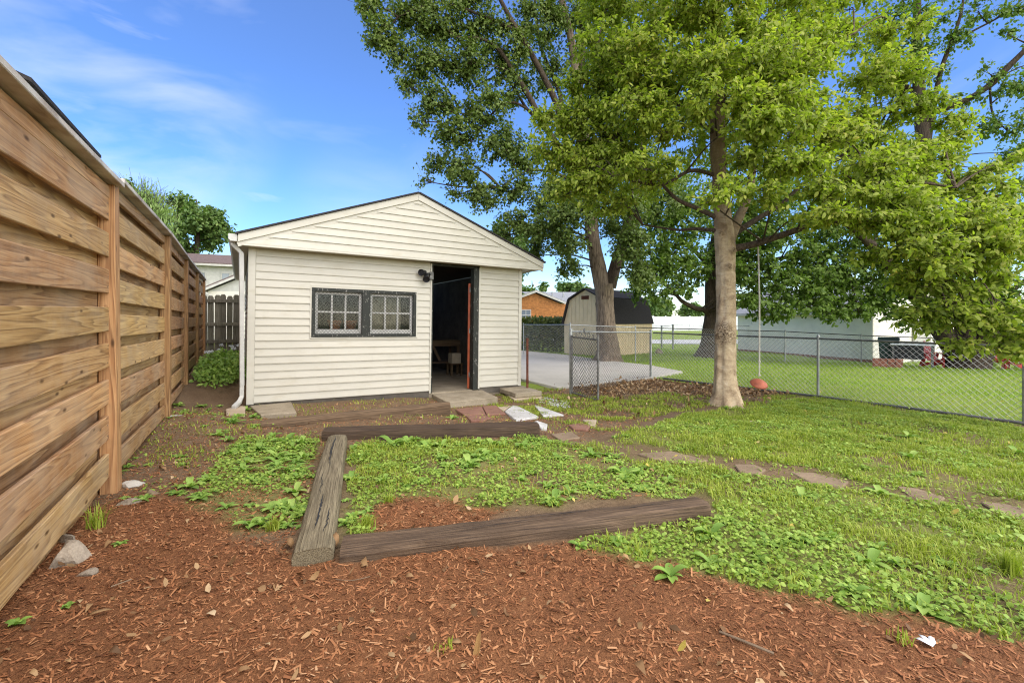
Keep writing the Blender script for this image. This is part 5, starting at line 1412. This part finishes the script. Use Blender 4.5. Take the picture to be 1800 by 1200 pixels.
# --- the leaning trunks at the picture edge
base4 = gp(1700, 16.2)
T4 = empty('leaning_tree', 'dark twin trunks leaning apart over the garden chairs', 'tree', base4)
def t4(px, py, dZ=0): return P(px, py, 16.2 + dZ)
trunk4 = [t4(1700, 660), t4(1695, 625), t4(1668, 598), t4(1640, 560), t4(1600, 505), t4(1560, 460), t4(1510, 410, -.3), t4(1480, 380, -.5), t4(1440, 300, -.6)]
stem('trunk', trunk4, [.62, .52, .33, .26, .22, .18, .13, .1, .05], 'bark_dark', T4, base4, n=22, per=8, rough=.08, flare=.2)
L4 = [([t4(1712, 650), t4(1728, 610), t4(1745, 560), t4(1752, 500), t4(1758, 450), t4(1785, 400), t4(1820, 350), t4(1870, 260)], [.42, .36, .30, .26, .25, .24, .2, .12]),
      ([t4(1745, 570), t4(1770, 520, -.5), t4(1820, 480, -.8)], [.14, .1, .05]), ([t4(1758, 450), t4(1700, 380, .3), t4(1640, 330, .5), t4(1560, 300, .6)], [.15, .1, .07, .03]),
      ([t4(1700, 620), t4(1700, 560, .4), t4(1695, 480, .5), t4(1660, 400, .6)], [.28, .22, .16, .06])]
st4 = [smooth_path(trunk4[4:], [1] * 5, 6)[0]]
for p_, r_ in L4:
    stem('limb', p_, r_, 'bark_dark', T4, base4, n=14, per=7, rough=.08); st4.append(smooth_path(p_, r_, 6)[0][4:])
c4 = [(1640, 480, 15.5, 55, 50), (1700, 470, 15.2, 60, 50), (1620, 410, 16, 60, 45), (1700, 400, 15.5, 65, 50), (1770, 430, 15.5, 45, 40, None, .6), (1790, 520, 14.8, 50, 45), (1650, 555, 15.6, 40, 30, None, .8), (1740, 545, 15, 55, 40), (1800, 600, 14.5, 40, 30, None, .8), (1600, 560, 16.5, 30, 30, None, .6), (1600, 340, 16, 60, 45, None, .7), (1690, 330, 16, 60, 40, None, .6), (1830, 420, 15, 60, 60, None, .7)]
foliage(T4, base4, clump_px(c4, 340), st4, 'leaf_shade', 'bark_dark', .15, per_twig=12, droop=.35, twig=.5, aspect=.6, br=.035, spread=1.8)

# --- tall open-crowned tree behind the garage, showing over the swing tree
base5 = gp(1640, 24)
T5 = empty('open_tree', 'tall thin limbed tree with open crown against the sky, picture corner', 'tree', base5)
def t5(px, py, dZ=0): return P(px, py, 24 + dZ)
trunk5 = [base5 + Vector((0, 0, -.1)), t5(1642, 560), t5(1640, 420), t5(1628, 300), t5(1618, 190), t5(1612, 100), t5(1612, 10), t5(1615, -120)]
stem('trunk', trunk5, [.6, .45, .4, .34, .28, .22, .17, .1], 'bark_dark', T5, base5, n=18, per=7, rough=.08, flare=.3)
L5 = [([t5(1630, 260), t5(1650, 140, -.5), t5(1672, 75, -.8), t5(1690, 20, -1), t5(1700, -60, -1)], [.14, .11, .09, .06, .03]), ([t5(1672, 78, -.8), t5(1710, 55, -1), t5(1765, 25, -1.2), t5(1820, -20, -1.4)], [.06, .05, .035, .015]),
      ([t5(1632, 200), t5(1690, 180, -1), t5(1740, 150, -1.2), t5(1775, 115, -1.5), t5(1815, 75, -1.8)], [.16, .14, .15, .14, .1]), ([t5(1620, 170), t5(1580, 140, .5), t5(1560, 90, .6), t5(1540, 20, .8)], [.13, .1, .08, .05]), ([t5(1612, 60), t5(1590, 30, .3), t5(1585, -40, .3)], [.08, .06, .03]),
      ([t5(1740, 150, -1.2), t5(1745, 200, -1.5), t5(1770, 230, -1.8)], [.06, .04, .02])]
st5 = [smooth_path(trunk5[3:], [1] * 5, 6)[0]]
for p_, r_ in L5:
    stem('limb', p_, r_, 'bark_dark', T5, base5, n=10, per=7, rough=.08); st5.append(smooth_path(p_, r_, 6)[0][2:])
c5 = [(1560, 30, 24, 50, 45), (1600, 90, 24, 45, 40), (1570, 130, 24, 45, 35), (1640, 30, 23.5, 45, 35, None, .8), (1680, 70, 23, 40, 25, None, .9), (1650, 130, 23.5, 35, 22, None, .5), (1720, 20, 23, 45, 25, None, .8), (1780, 20, 22.5, 40, 30, None, .8), (1770, 60, 22.5, 28, 16, None, .6), (1700, 170, 23, 40, 22, None, .6), (1740, 130, 22.6, 35, 25, None, .6), (1780, 160, 22, 40, 30, None, .9), (1770, 220, 22, 45, 35), (1790, 270, 22, 40, 30), (1720, 220, 22.5, 35, 22, None, .6), (1790, 330, 22, 40, 30, None, .8), (1620, 190, 24, 45, 30, None, .6), (1540, 90, 24.5, 40, 40, None, .7), (1740, 300, 23, 30, 22, None, .5), (1600, -60, 24, 120, 50, None, .5), (1740, -60, 23, 100, 50, None, .5), (1850, 120, 22, 50, 120, None, .6)]
foliage(T5, base5, clump_px(c5, 185), st5, 'leaf_shade', 'bark_dark', .17, per_twig=12, droop=.35, twig=.7, aspect=.6, br=.04, spread=2.4, shell=.9)

def far_tree(name, label, px, ytop, ybot, Z, w, mat, leaf, dens, droop=.3, seed=0, grp=None, base_y=None, asp=.6, tw=1.0):
    """Round-headed tree in the distance: trunk plus uneven clumps."""
    p = P(px, 560, Z); b = Vector((p.x, p.y, float(zg(p.x, p.y)) - .2))
    T = empty(name, label, 'tree', b, grp)
    top = P(px, ytop, Z).z; bot = max(P(px, ybot, Z).z, b.z + .4); cz = (top + bot) / 2; hz = (top - bot) / 2; hw = w / 2 / FPX * Z
    tk = [b, (b.x, b.y, bot), (b.x + .1, b.y, cz), (b.x, b.y, top - .25 * hz)]
    stem('trunk', tk, [.05 * hw + .12, .04 * hw + .1, .03 * hw + .06, .03], 'bark_dark', T, b, n=10, per=5)
    rs = np.random.default_rng(seed); cl = []
    n = 15
    for i in range(n):
        v = rs.normal(size=3); v /= np.linalg.norm(v); r = rs.random() ** .4 * .68
        c = np.array([b.x, b.y, cz]) + v * r * np.array([hw, hw, hz]); s = rs.uniform(.26, .42)
        cl.append((tuple(c), (hw * s, hw * s, hz * s * 1.05), int(dens * hw * hz * s * s * 3.14)))
    foliage(T, b, cl, [smooth_path(tk[1:], [1] * 3, 6)[0]], mat, 'bark_dark', leaf, per_twig=10, droop=droop, twig=tw, aspect=asp, br=.06, spread=leaf * 14, shell=.7)
far_tree('willow_tree', 'pale weeping willow rising over the tall cedar fence', 262, 318, 470, 30, 130, 'leaf_willow', .30, 430, droop=1.6, seed=3, asp=.2, tw=1.6)
far_tree('willow_tree', 'small pale crown behind the willow, nearest the fence cap', 212, 300, 400, 33, 60, 'leaf_far', .30, 120, seed=13)
far_tree('leafy_tree', 'round mid green tree between the willow and the outbuilding', 345, 333, 470, 42, 140, 'leaf_far', .34, 150, seed=4)
far_tree('leafy_tree', 'light green tree just beside the outbuilding eave, above the wooden house', 935, 485, 545, 70, 75, 'leaf_far', .5, 60, seed=5, grp='distant trees over the roofs')
far_tree('leafy_tree', 'light green tree above the grey roof, left of the barn shed', 1000, 490, 545, 75, 85, 'leaf_far', .5, 60, seed=6, grp='distant trees over the roofs')
far_tree('leafy_tree', 'green tree peeping low right behind the outbuilding roof slope', 895, 370, 520, 34, 100, 'leaf_far', .3, 120, seed=7)
for i, (px, yt, w, lab) in enumerate(((1160, 520, 90, 'bright far tree above the pale vinyl fence beside the barn roof'), (1215, 525, 70, 'bright far tree above the middle of the vinyl fence'), (1285, 520, 80, 'far tree behind the swing trunk over the vinyl fence'), (1075, 515, 90, 'far tree behind the thick maple trunk'))):
    far_tree('leafy_tree', lab, px, yt, 566, 88, w, 'leaf_far', .55, 50, seed=20 + i, grp='distant trees over the vinyl fence')
far_tree('leafy_tree', 'shrubby tree behind the garage at the picture edge', 1640, 540, 640, 27, 100, 'leaf_far', .25, 80, seed=30)
far_tree('leafy_tree', 'bushy tree beyond the chairs at the picture edge', 1790, 530, 650, 26, 90, 'leaf_far', .25, 80, seed=31)

# hedge along the back of the concrete yard
ha, hb = P(880, 600, 23.5), P(1000, 600, 21.5)
hg = empty('hedge', 'yellow green clipped hedge behind the chain link fence', 'hedge', (ha.x, ha.y, -.25))
n = 9000; t = RNG.random(n); w = RNG.uniform(-.5, .5, n); hh = RNG.random(n) ** .6 * 1.62
hx = ha.x + (hb.x - ha.x) * t + w; hy = ha.y + (hb.y - ha.y) * t + RNG.uniform(-.4, .4, n)
pos = np.stack([hx - ha.x, hy - ha.y, hh], 1); L = RNG.uniform(.09, .17, n)
V, F = leaf_arrays(pos, rdir(n), unit(rdir(n) + np.array([-.4, -.5, .7])), L, L * .6)
np_mesh('leaves', V, F, 'leaf_hedge', hg)['kind'] = 'stuff'
m = MB()
for i in range(12):
    f = (i + .5) / 12; x0 = (hb.x - ha.x) * f; y0 = (hb.y - ha.y) * f
    m.tube([(x0, y0, -.1), (x0 + .1, y0 + .05, .6), (x0 - .1, y0, 1.3)], [.03, .02, .008], 5)
m.build('stems', 'bark_dark', hg)['kind'] = 'stuff'
tz = None

# ------------------------------------------------------------------ ground cover
def scatter(n, box, test):
    """Random ground points inside box = (x0, x1, y0, y1) kept with the probability test() returns."""
    x = RNG.uniform(box[0], box[1], n); y = RNG.uniform(box[2], box[3], n)
    zn_ = zones(x, y); pr = test(x, y, zn_)
    ok = RNG.random(n) < pr
    x, y = x[ok], y[ok]; zz = {k: v[ok] for k, v in zn_.items()}
    px, py, Z = proj(x, y, zz['z']); vis = (Z > .8) & (px > -160) & (px < 1960) & (py < 1330)
    x, y = x[vis], y[vis]; zz = {k: v[vis] for k, v in zz.items()}
    return x, y, zz['z'] + micro(x, y, zz), Z[vis]

def blades(x, y, z, L, W, lean=.45):
    n = len(x); p = np.stack([x, y, z - .004], 1)
    a = RNG.uniform(0, 2 * math.pi, n); out = np.stack([np.cos(a), np.sin(a), np.zeros(n)], 1); side = np.stack([-np.sin(a), np.cos(a), np.zeros(n)], 1)
    l = np.abs(RNG.normal(lean, .3, n))[:, None]; up = np.array([0, 0, 1.])
    L = L[:, None]; W = W[:, None]
    V = np.empty((n, 5, 3), np.float32)
    V[:, 0] = p - side * W; V[:, 1] = p + side * W
    m_ = p + (up * .6 + out * l * .35) * L
    V[:, 2] = m_ - side * W * .75; V[:, 3] = m_ + side * W * .75
    V[:, 4] = p + (up * (.95 - .35 * np.minimum(l, 1.2)) + out * l) * L
    i = (np.arange(n) * 5)[:, None]
    return V.reshape(-1, 3), [i + [0, 1, 3, 2], i + [2, 3, 4]]

TIES = [(T_A, .185), (T_B, .2), (T_C, .21), (T_D, .16)]
def off_ties(x, y):
    ok = np.ones(len(x), bool)
    for t, w in TIES:
        M_ = np.array(t.matrix_world.inverted()); L = max(v.co.x for v in t.data.vertices)
        lx = M_[0, 0] * x + M_[0, 1] * y + M_[0, 3]; ly = M_[1, 0] * x + M_[1, 1] * y + M_[1, 3]
        ok &= ~((lx > -.005) & (lx < L + .005) & (ly > -.004) & (ly < w + .004))
    sl_ = ((x > -.02) & (x < 4.8) & (y > 7.9))
    return ok & ~sl_

def patch(x, y, s=1.6, lo=.36, hi=.58, seed=31): return np.clip((fbm(x * s, y * s, seed) - lo) / (hi - lo), 0, 1)
# lawn in this yard
def t_grass(x, y, q):
    px, py, Z = proj(x, y, q['z'])
    d = np.where(q['lawn'] & ~q['beyond'], .10 + .55 * patch(x, y) + .45 * patch(x, y, 7, .40, .62, 55), 0) + np.where(q['bed'], .06 + .55 * patch(x, y, 2.2, .42, .6), 0)
    d = d * np.where(q['walk'], .10, 1) * np.where(q['soil'], .25, 1) * np.where(q['cover'], .55, 1)
    d = np.where(q['strip'] & ~q['mulch'], .10 * patch(x, y, 2.4, .52, .66), d)
    d = np.where(q['soil'] & ~q['strip'] & ~q['litter'], np.maximum(d, np.where(x > 3.6, .4, .03) * patch(x, y, 2.5, .40, .6)), d)
    return np.clip(d, 0, 1)
x, y, z, Z = scatter(490000, (-.9, 9.6, -.9, 8.0), t_grass)
ok = off_ties(x, y); x, y, z, Z = x[ok], y[ok], z[ok], Z[ok]
n = len(x); tall = .25 + 1.3 * fbm(x * 6, y * 6, 77)
V, F = blades(x, y, z, RNG.uniform(.028, .075, n) * tall * 1.1, RNG.uniform(.0014, .0028, n) * (1 + .14 * Z), .8)
tag(np_mesh('grass', V, F, 'grass'), 'thin patchy lawn grass in this yard', 'grass', kind='stuff')
# lawn beyond the chain link
def t_far(x, y, q):
    d = np.where(q['beyond'], 1.0, 0); r = np.hypot(x, y)
    sp_ = inside(x, y, [(p.x, p.y) for p in sp])
    return d * np.clip(14 / r, .15, 1) ** 1.4 * np.where(sp_, 0, 1)
x, y, z, Z = scatter(190000, (8.3, 34, -3, 24), t_far)
n = len(x)
V, F = blades(x, y, z, RNG.uniform(.04, .085, n), RNG.uniform(.0035, .0065, n) * (Z / 9), .5)
tag(np_mesh('grass', V, F, 'grass_far'), 'even mown lawn beyond the chain link fence', 'grass', kind='stuff')

# low round-leaved ground cover
def t_cov(x, y, q):
    d = np.where(q['cover'], .9, 0) + np.where(q['lush'], .95 * patch(x, y, 2.2, .32, .5, 8), 0) + np.where(q['bed'], .75 * patch(x, y, 2.6, .38, .56, 5), 0) + np.where(q['lawn'] & ~q['beyond'] & ~q['cover'], .06 + .6 * patch(x, y, 2.6, .47, .62, 6), 0)
    d = d + np.where(q['strip'] & ~q['lush'] & ~q['mulch'], .12 * patch(x, y, 3, .52, .66, 15), 0)
    return np.clip(d, 0, 1) * np.where(q['walk'], .15, 1)
x, y, z, Z = scatter(330000, (-.9, 9.4, -.9, 8.0), t_cov)
ok = off_ties(x, y); x, y, z, Z = x[ok], y[ok], z[ok], Z[ok]; n = len(x)
h = RNG.random(n) ** 1.2 * (.01 + .10 * np.clip(fbm(x * 5, y * 5, 12) - .25, 0, 1))
pos = np.stack([x, y, z + h], 1); dv = rdir(n); dv[:, 2] = np.abs(dv[:, 2]) * .35
L = RNG.uniform(.011, .028, n)
V, F = leaf_arrays(pos, dv, unit(np.array([0, 0, 1.3]) + rdir(n) * .6), L, L * .95, shape=(.3, .75, .5, .48), bend=.1)
tag(np_mesh('ground_cover', V, F, 'clover'), 'fresh green round leaved ground cover creeping over soil and mulch', 'ground cover', kind='stuff')

# rosette weeds
def rosette(n, Lr, W, up=.35, seed=0, wav=.0):
    rs = np.random.default_rng(seed); V = []; F = []; b = 0
    for i in range(n):
        a = i * 2.399 + rs.normal() * .2; l = Lr * rs.uniform(.6, 1.1); w = W * l; u = up * rs.uniform(.5, 1.5) * (1.4 - .8 * i / n)
        d = np.array([math.cos(a), math.sin(a), 0]); s = np.array([-math.sin(a), math.cos(a), 0]); k = 6
        for j in range(k):
            t = j / (k - 1); wd = w * (math.sin(math.pi * min(1, t * .86 + .10)) ** .8) * (1 if j < k - 1 else .08)
            c = d * l * t * math.cos(u * .6) + np.array([0, 0, 1]) * l * (u * t - .55 * u * t * t * 1.3)
            V += [c - s * wd * .5 + [0, 0, wd * .14], c - [0, 0, wd * .04], c + s * wd * .5 + [0, 0, wd * .14]]
        for j in range(k - 1):
            q = b + 3 * j; F += [(q, q + 1, q + 4, q + 3), (q + 1, q + 2, q + 5, q + 4)]
        b += 3 * k
    return np.array(V, np.float32), np.array(F)
ROS = [rosette(8, .085, .42, .55, 1), rosette(7, .075, .5, .8, 2), rosette(10, .07, .3, .45, 3), rosette(6, .05, .55, .7, 4), rosette(9, .11, .36, .7, 5)]
def t_weed(x, y, q):
    d = np.where(q['lush'], .9, 0) + np.where(q['bed'], .55, 0) + np.where(q['cover'], .30, 0) + np.where(q['strip'] & ~q['lush'], .38 * patch(x, y, 1.8, .38, .55, 9), 0) + np.where(q['lawn'] & ~q['beyond'], .10, 0)
    px, py, Z_ = proj(x, y, q['z'])
    back = inside(px, py, [(610, 785), (640, 765), (950, 762), (960, 800), (820, 820), (640, 850)])
    left = inside(px, py, [(600, 960), (612, 800), (665, 800), (650, 960)])
    d = d + np.where(back, .75, 0) + np.where(left, .8, 0)
    return np.clip(d, 0, 1) * np.where(q['walk'], .1, 1)
x, y, z, Z = scatter(4200, (-.9, 8, -.9, 8.0), t_weed)
ok = off_ties(x, y); x, y, z, Z = x[ok], y[ok], z[ok], Z[ok]
parts = []
for i in range(len(x)):
    v, f = ROS[RNG.integers(0, 5)]; a = RNG.uniform(0, 6.28); s = RNG.uniform(.5, 1.45); c, sn = math.cos(a) * s, math.sin(a) * s
    parts.append((np.stack([v[:, 0] * c - v[:, 1] * sn + x[i], v[:, 0] * sn + v[:, 1] * c + y[i], v[:, 2] * s + z[i]], 1), [f]))
V, F = merge(parts)
tag(np_mesh('weeds', V, F, 'weed'), 'broad leaved seedlings and weeds spread between fence, timbers and lawn', 'weeds', kind='stuff')

# single weeds one can point to
def weed_thing(label, px, py, kind, s, name='weed_plant', mat='weed'):
    p = G(px, py); v, f = ROS[kind]; o = np_mesh(name, v * s, [f], mat, smooth=True)
    o.location = (p.x, p.y, float(gz(p.x, p.y)[0])); o.rotation_euler = (0, 0, RNG.uniform(0, 6)); tag(o, label, 'weed', 'single weeds on the ground'); return o
for a in (('broad leaved weed rosette alone in the mulch below the front sleeper', 1178, 1012, 4, 1.0), ('weed in front of the blackened sleeper, largest leaves in the bed', 690, 782, 4, 1.9), ('leafy weed near the middle of the blackened sleeper', 718, 778, 1, 1.9),
          ('weed growing where the grey and blackened sleepers meet', 622, 790, 1, 1.3), ('seedling with four leaves in the bottom corner mulch beside the fence', 28, 1100, 3, 1.0), ('tiny seedling in the mulch under the fence board', 118, 1064, 3, .7), ('small bright seedling in the mulch, nearest the angular stone', 212, 958, 3, .9),
          ('leaf cluster beside the mossy block under the downspout', 445, 735, 1, 1.6), ('leafy weed in front of the splash block', 412, 742, 4, 1.3), ('large weed at the top of the lush patch beside the grey sleeper', 500, 778, 4, 1.7), ('broad weed in the lush patch near the block', 455, 790, 4, 1.4),
          ('weed beside the small red paver', 795, 735, 1, 1.6), ('grey green weed in the lawn by the lawn path', 1268, 842, 4, .9), ('grey green thistle rosette in the ground cover', 1350, 955, 4, .9), ('weed sprouting at the bright edge of mulch and lawn', 1500, 1045, 4, .8), ('weed rosette under the right end of the front sleeper', 1020, 962, 1, 1.0), ('leafy weed touching the front face of the front sleeper', 1085, 955, 1, 1.1)):
    weed_thing(*a)
def tuft(label, px, py, n, Lm):
    p = G(px, py); x = p.x + RNG.normal(size=n) * .018; y = p.y + RNG.normal(size=n) * .018; z0 = float(gz(p.x, p.y)[0])
    V, F = blades(x, y, np.full(n, z0), RNG.uniform(.5, 1, n) * Lm, RNG.uniform(.002, .0035, n), .4)
    o = np_mesh('grass_tuft', V, F, 'grass', loc=(p.x, p.y, z0)); tag(o, label, 'grass tuft', 'single grass tufts')
for a in (('tall grass tuft at the fence foot behind the angular stone', 170, 930, 60, .19), ('grass tuft in the bed beside the grey sleeper', 645, 925, 110, .10), ('grass tuft in the middle of the bed', 683, 880, 70, .09), ('pale grass tuft alone in the mulch near the white leaf', 1588, 1130, 26, .07), ('thin grass tuft in the mulch beside the wood chip', 785, 1140, 14, .06), ('grass tuft at the near end of the lush patch', 480, 930, 80, .10), ('grass clump at the far right of the lawn', 1775, 1010, 120, .17)): tuft(*a)

# mulch chips
def t_mulch(x, y, q):
    Z_ = x * FW[0] + y * FW[1]
    return np.where(q['mulch'], 1.0, np.where(q['strip'], .6, np.where(q['bed'], .15, np.where(q['soil'], .45, 0)))) * np.clip((3.0 / np.maximum(Z_, .5)) ** 1.2, .1, 1)
x, y, z, Z = scatter(430000, (-.95, 5.0, -.8, 7.8), t_mulch)
ok = off_ties(x, y); x, y, z, Z = x[ok], y[ok], z[ok], Z[ok]
def chips(x, y, z, L, W, T, tilt=.22):
    n = len(x); a = RNG.uniform(0, 2 * math.pi, n); ti = RNG.normal(0, tilt, n)
    d = np.stack([np.cos(a) * np.cos(ti), np.sin(a) * np.cos(ti), np.sin(ti)], 1); s = np.stack([-np.sin(a), np.cos(a), RNG.normal(0, .25, n)], 1); s = unit(s); u = np.cross(d, s)
    p = np.stack([x, y, z + np.abs(np.sin(ti)) * L * .35 + T * .6], 1); L = L[:, None]; W = W[:, None]; T = T[:, None]; k = RNG.uniform(.3, 1, (n, 1))
    V = np.empty((n, 6, 3), np.float32)
    V[:, 0] = p - d * L * .5 - s * W * .5 * k; V[:, 1] = p - d * L * .45 + s * W * .5; V[:, 2] = p + d * L * .5 + s * W * .3; V[:, 3] = p + d * L * .42 - s * W * .5
    V[:, 4] = p - d * L * .2 + u * T; V[:, 5] = p + d * L * .25 + u * T
    i = (np.arange(n) * 6)[:, None]
    return V.reshape(-1, 3), [np.concatenate([i + [0, 4, 1], i + [2, 5, 3]]), np.concatenate([i + [1, 4, 5, 2], i + [0, 3, 5, 4]])]
n = len(x); e = RNG.random(n)
L = .006 + .032 * e ** 2.6 + .03 * (e > .985) * RNG.random(n); W = np.minimum(L * RNG.uniform(.14, .48, n), RNG.uniform(.004, .012, n))
V, F = chips(x, y, z, L, W, W * .22)
tag(np_mesh('mulch', V, F, 'mulch'), 'shredded red brown bark mulch over the near ground', 'mulch', kind='stuff')

# fallen leaves
def fallen(name, label, n0, box, test, Lm, mat):
    x, y, z, Z = scatter(n0, box, test); ok = off_ties(x, y); x, y, z = x[ok], y[ok], z[ok]; n = len(x)
    a = RNG.uniform(0, 6.28, n); d = np.stack([np.cos(a), np.sin(a), RNG.normal(.12, .2, n)], 1); L = Lm * RNG.uniform(.45, 1.6, n)
    V, F = leaf_arrays(np.stack([x, y, z + .010], 1), d, unit(np.array([0, 0, 1.]) + rdir(n) * .55), L, L * RNG.uniform(.3, .75, n), bend=RNG.normal(0, .35, (n, 1)), fold=RNG.normal(.2, .3, (n, 1)))
    V += RNG.normal(size=V.shape).astype(np.float32) * Lm * .05
    tag(np_mesh(name, V, F, mat), label, 'fallen leaves', kind='stuff')
fallen('leaf_litter', 'brown dead leaves heaped along the foot of the chain link', 12000, (4.5, 9.2, 4, 8.4), lambda x, y, q: np.where(q['litter'], .75, np.where(q['soil'] & (x > 4.6), .12, 0)), .055, 'dead_leaf')
fallen('leaf_litter', 'tan dead leaves strewn over the mulch and along the sleepers', 4200, (-.8, 4.4, -.6, 7.6), lambda x, y, q: np.where(q['mulch'], .42, np.where(q['strip'], .7, np.where(q['bed'], .3, .3 * q['soil']))) * np.where(np.abs(np.hypot(x, y) - 2.55) < .35, 2.2, 1), .031, 'dead_leaf')
fallen('leaf_litter', 'small yellow leaves dotted over the lawn', 1500, (1, 12, 1.0, 8), lambda x, y, q: np.where(q['lawn'], .40, np.where(q['soil'], .25, np.where(q['bed'], .2, .04))), .034, 'yellow_leaf')

# loose gravel by the flagstones
x = []; gxp = []
for i in range(420):
    u, v = random.uniform(1150, 1470), random.uniform(270, 380)
    if abs((v - 325) - (u - 1310) * .22) > 34: continue
    p = G(*q2(u, v)); gxp.append((p.x, p.y, p.z))
gxp = np.array(gxp); n = len(gxp); b0_ = np.array([(1, 0, 0), (0, 1, 0), (-1, 0, 0), (0, -1, 0), (0, 0, .7), (0, 0, -.5)])
sc = RNG.uniform(.008, .026, (n, 1, 1)); rr_ = RNG.uniform(.6, 1.3, (n, 6, 3)); V = gxp[:, None] + b0_[None] * sc * rr_ + np.array([0, 0, .008])
i = (np.arange(n) * 6)[:, None]
F = np.concatenate([i + f for f in ([0, 1, 4], [1, 2, 4], [2, 3, 4], [3, 0, 4], [1, 0, 5], [2, 1, 5], [3, 2, 5], [0, 3, 5])])
tag(np_mesh('gravel', V.reshape(-1, 3), [F], 'gravel_pale'), 'pale wet gravel patch beside the pointed flagstone', 'gravel', kind='stuff')

# a few single leaves, chips and twigs one can point to
def big_leaf(name, label, px, py, L, mat, rz, tilt=.1, asp=.55, cat='leaf', lobes=1, rise=0):
    p = G(px, py); z0 = float(gz(p.x, p.y)[0]) + .008 + rise; ps_ = []
    for k in range(lobes):
        a = rz + (k - (lobes - 1) / 2) * .75
        v, f = leaf_arrays(np.array([[0., 0, 0]]), np.array([[math.cos(a), math.sin(a), tilt]]), np.array([[0., 0, 1]]), np.array([L]), np.array([L * asp]), bend=.1, fold=.2); ps_.append((v, f))
    V, F = merge(ps_); o = np_mesh(name, V, F, mat); o.location = (p.x, p.y, z0); md = o.modifiers.new('thick', 'SOLIDIFY'); md.thickness = .0012
    tag(o, label, cat, 'single leaves and chips on the mulch')
big_leaf('fallen_leaf', 'white upturned lobed leaf on the mulch near the lawn edge', 1640, 1142, .055, 'white_leaf', 1.2, .35, .4, lobes=3)
big_leaf('fallen_leaf', 'pale leaf beside the upright wood chip', 812, 1132, .05, 'dead_leaf', 2.6)
big_leaf('fallen_leaf', 'long curled tan leaf on the mulch near the fence', 150, 1085, .085, 'dead_leaf', .1, asp=.3)
big_leaf('fallen_leaf', 'brown leaf standing against the front sleeper end', 588, 968, .09, 'dead_leaf', 1.3, 1.2, .5)
big_leaf('fallen_leaf', 'pointed brown leaf leaning on the front sleeper face', 672, 978, .07, 'dead_leaf', 1.4, 1.4, .5)
big_leaf('fallen_leaf', 'orange leaf lying before the front sleeper', 634, 995, .04, 'dead_leaf', .4, asp=.8)
big_leaf('fallen_leaf', 'brown leaf against the near end of the grey sleeper', 512, 968, .07, 'dead_leaf', 1.7, 1.0, .5)
p = G(836, 1150); z0 = float(gz(p.x, p.y)[0])
m = MB(); m.poly([(-.012, 0, -.02), (.014, 0, -.02), (.012, .004, .05), (.004, .006, .095), (-.006, .003, .07)], (0, .007, .002)); o = m.build('wood_chip', 'cedar_post'); o.location = (p.x, p.y, z0); o.rotation_euler = (R(6), R(8), -.5); tag(o, 'reddish wood splinter standing upright in the mulch', 'wood chip')
def twig(label, pts, r=.0035):
    w = [G(*q) for q in pts]; w = [Vector((a.x, a.y, float(gz(a.x, a.y)[0]) + .012)) for a in w]
    m = MB(); m.tube(smooth_path(w, [r] * len(w), 5)[0], r, 6); o = m.build('twig', 'path_stone', loc=w[0]); tag(o, label, 'twig', 'dry twigs on the ground')
twig('long split tan stick on the mulch below the lawn edge', [(1265, 1115), (1310, 1138), (1360, 1158)], .005)
twig('thin pale stick at the fence side of the mulch', [(195, 1030), (215, 1023), (232, 1019)], .003)
twig('curved dry stalk in the mulch in front of the sleeper', [(590, 1015), (620, 1018), (650, 1012)], .002)

# flowering shrub at the end of the side yard
sb = G(385, 662); zb = float(zg(sb.x, sb.y)); sb2 = Vector((-.42, 10.6, float(zg(-.42, 10.6))))
SB = empty('shrub', 'low leafy shrub with white flower heads between fence and outbuilding', 'shrub', sb2)
n = 3600
v = unit(RNG.normal(size=(n, 3))) * (RNG.random(n) ** .5)[:, None] * np.array([.5, 2.1, .40]); v[:, 2] = np.abs(v[:, 2]) * (1 + .3 * fbm(v[:, 0] * 3 + 5, v[:, 1] * 3 + 5, 2))
L = RNG.uniform(.05, .10, n); V, F = leaf_arrays(v, rdir(n), unit(np.array([0, -.3, 1.]) + rdir(n) * .7), L, L * .5)
np_mesh('leaves', V, F, 'weed', SB)['kind'] = 'stuff'
m = MB()
for i in range(30):
    a = RNG.uniform(0, 6.28); r_ = RNG.random() ** .5; m.tube([(.1 * math.cos(a), .8 * r_ * math.sin(a), -.05), (.3 * r_ * math.cos(a), 1.2 * r_ * math.sin(a), .36)], [.006, .003], 4)
m.build('stems', 'bark_branch', SB)['kind'] = 'stuff'
for i in range(7):
    k = 60; c = np.array([RNG.uniform(-.25, .3), RNG.uniform(-1.0, 1.3), .40 + RNG.uniform(0, .1)]); pos = c + rdir(k) * .05 * RNG.random((k, 1)) ** .4 * np.array([1, 1, .5]); L = np.full(k, .022)
    V, F = leaf_arrays(pos, rdir(k), unit(rdir(k) + np.array([0, 0, 1.])), L, L * .8); np_mesh('flower_head', V, F, 'white_leaf', SB)['kind'] = 'stuff'
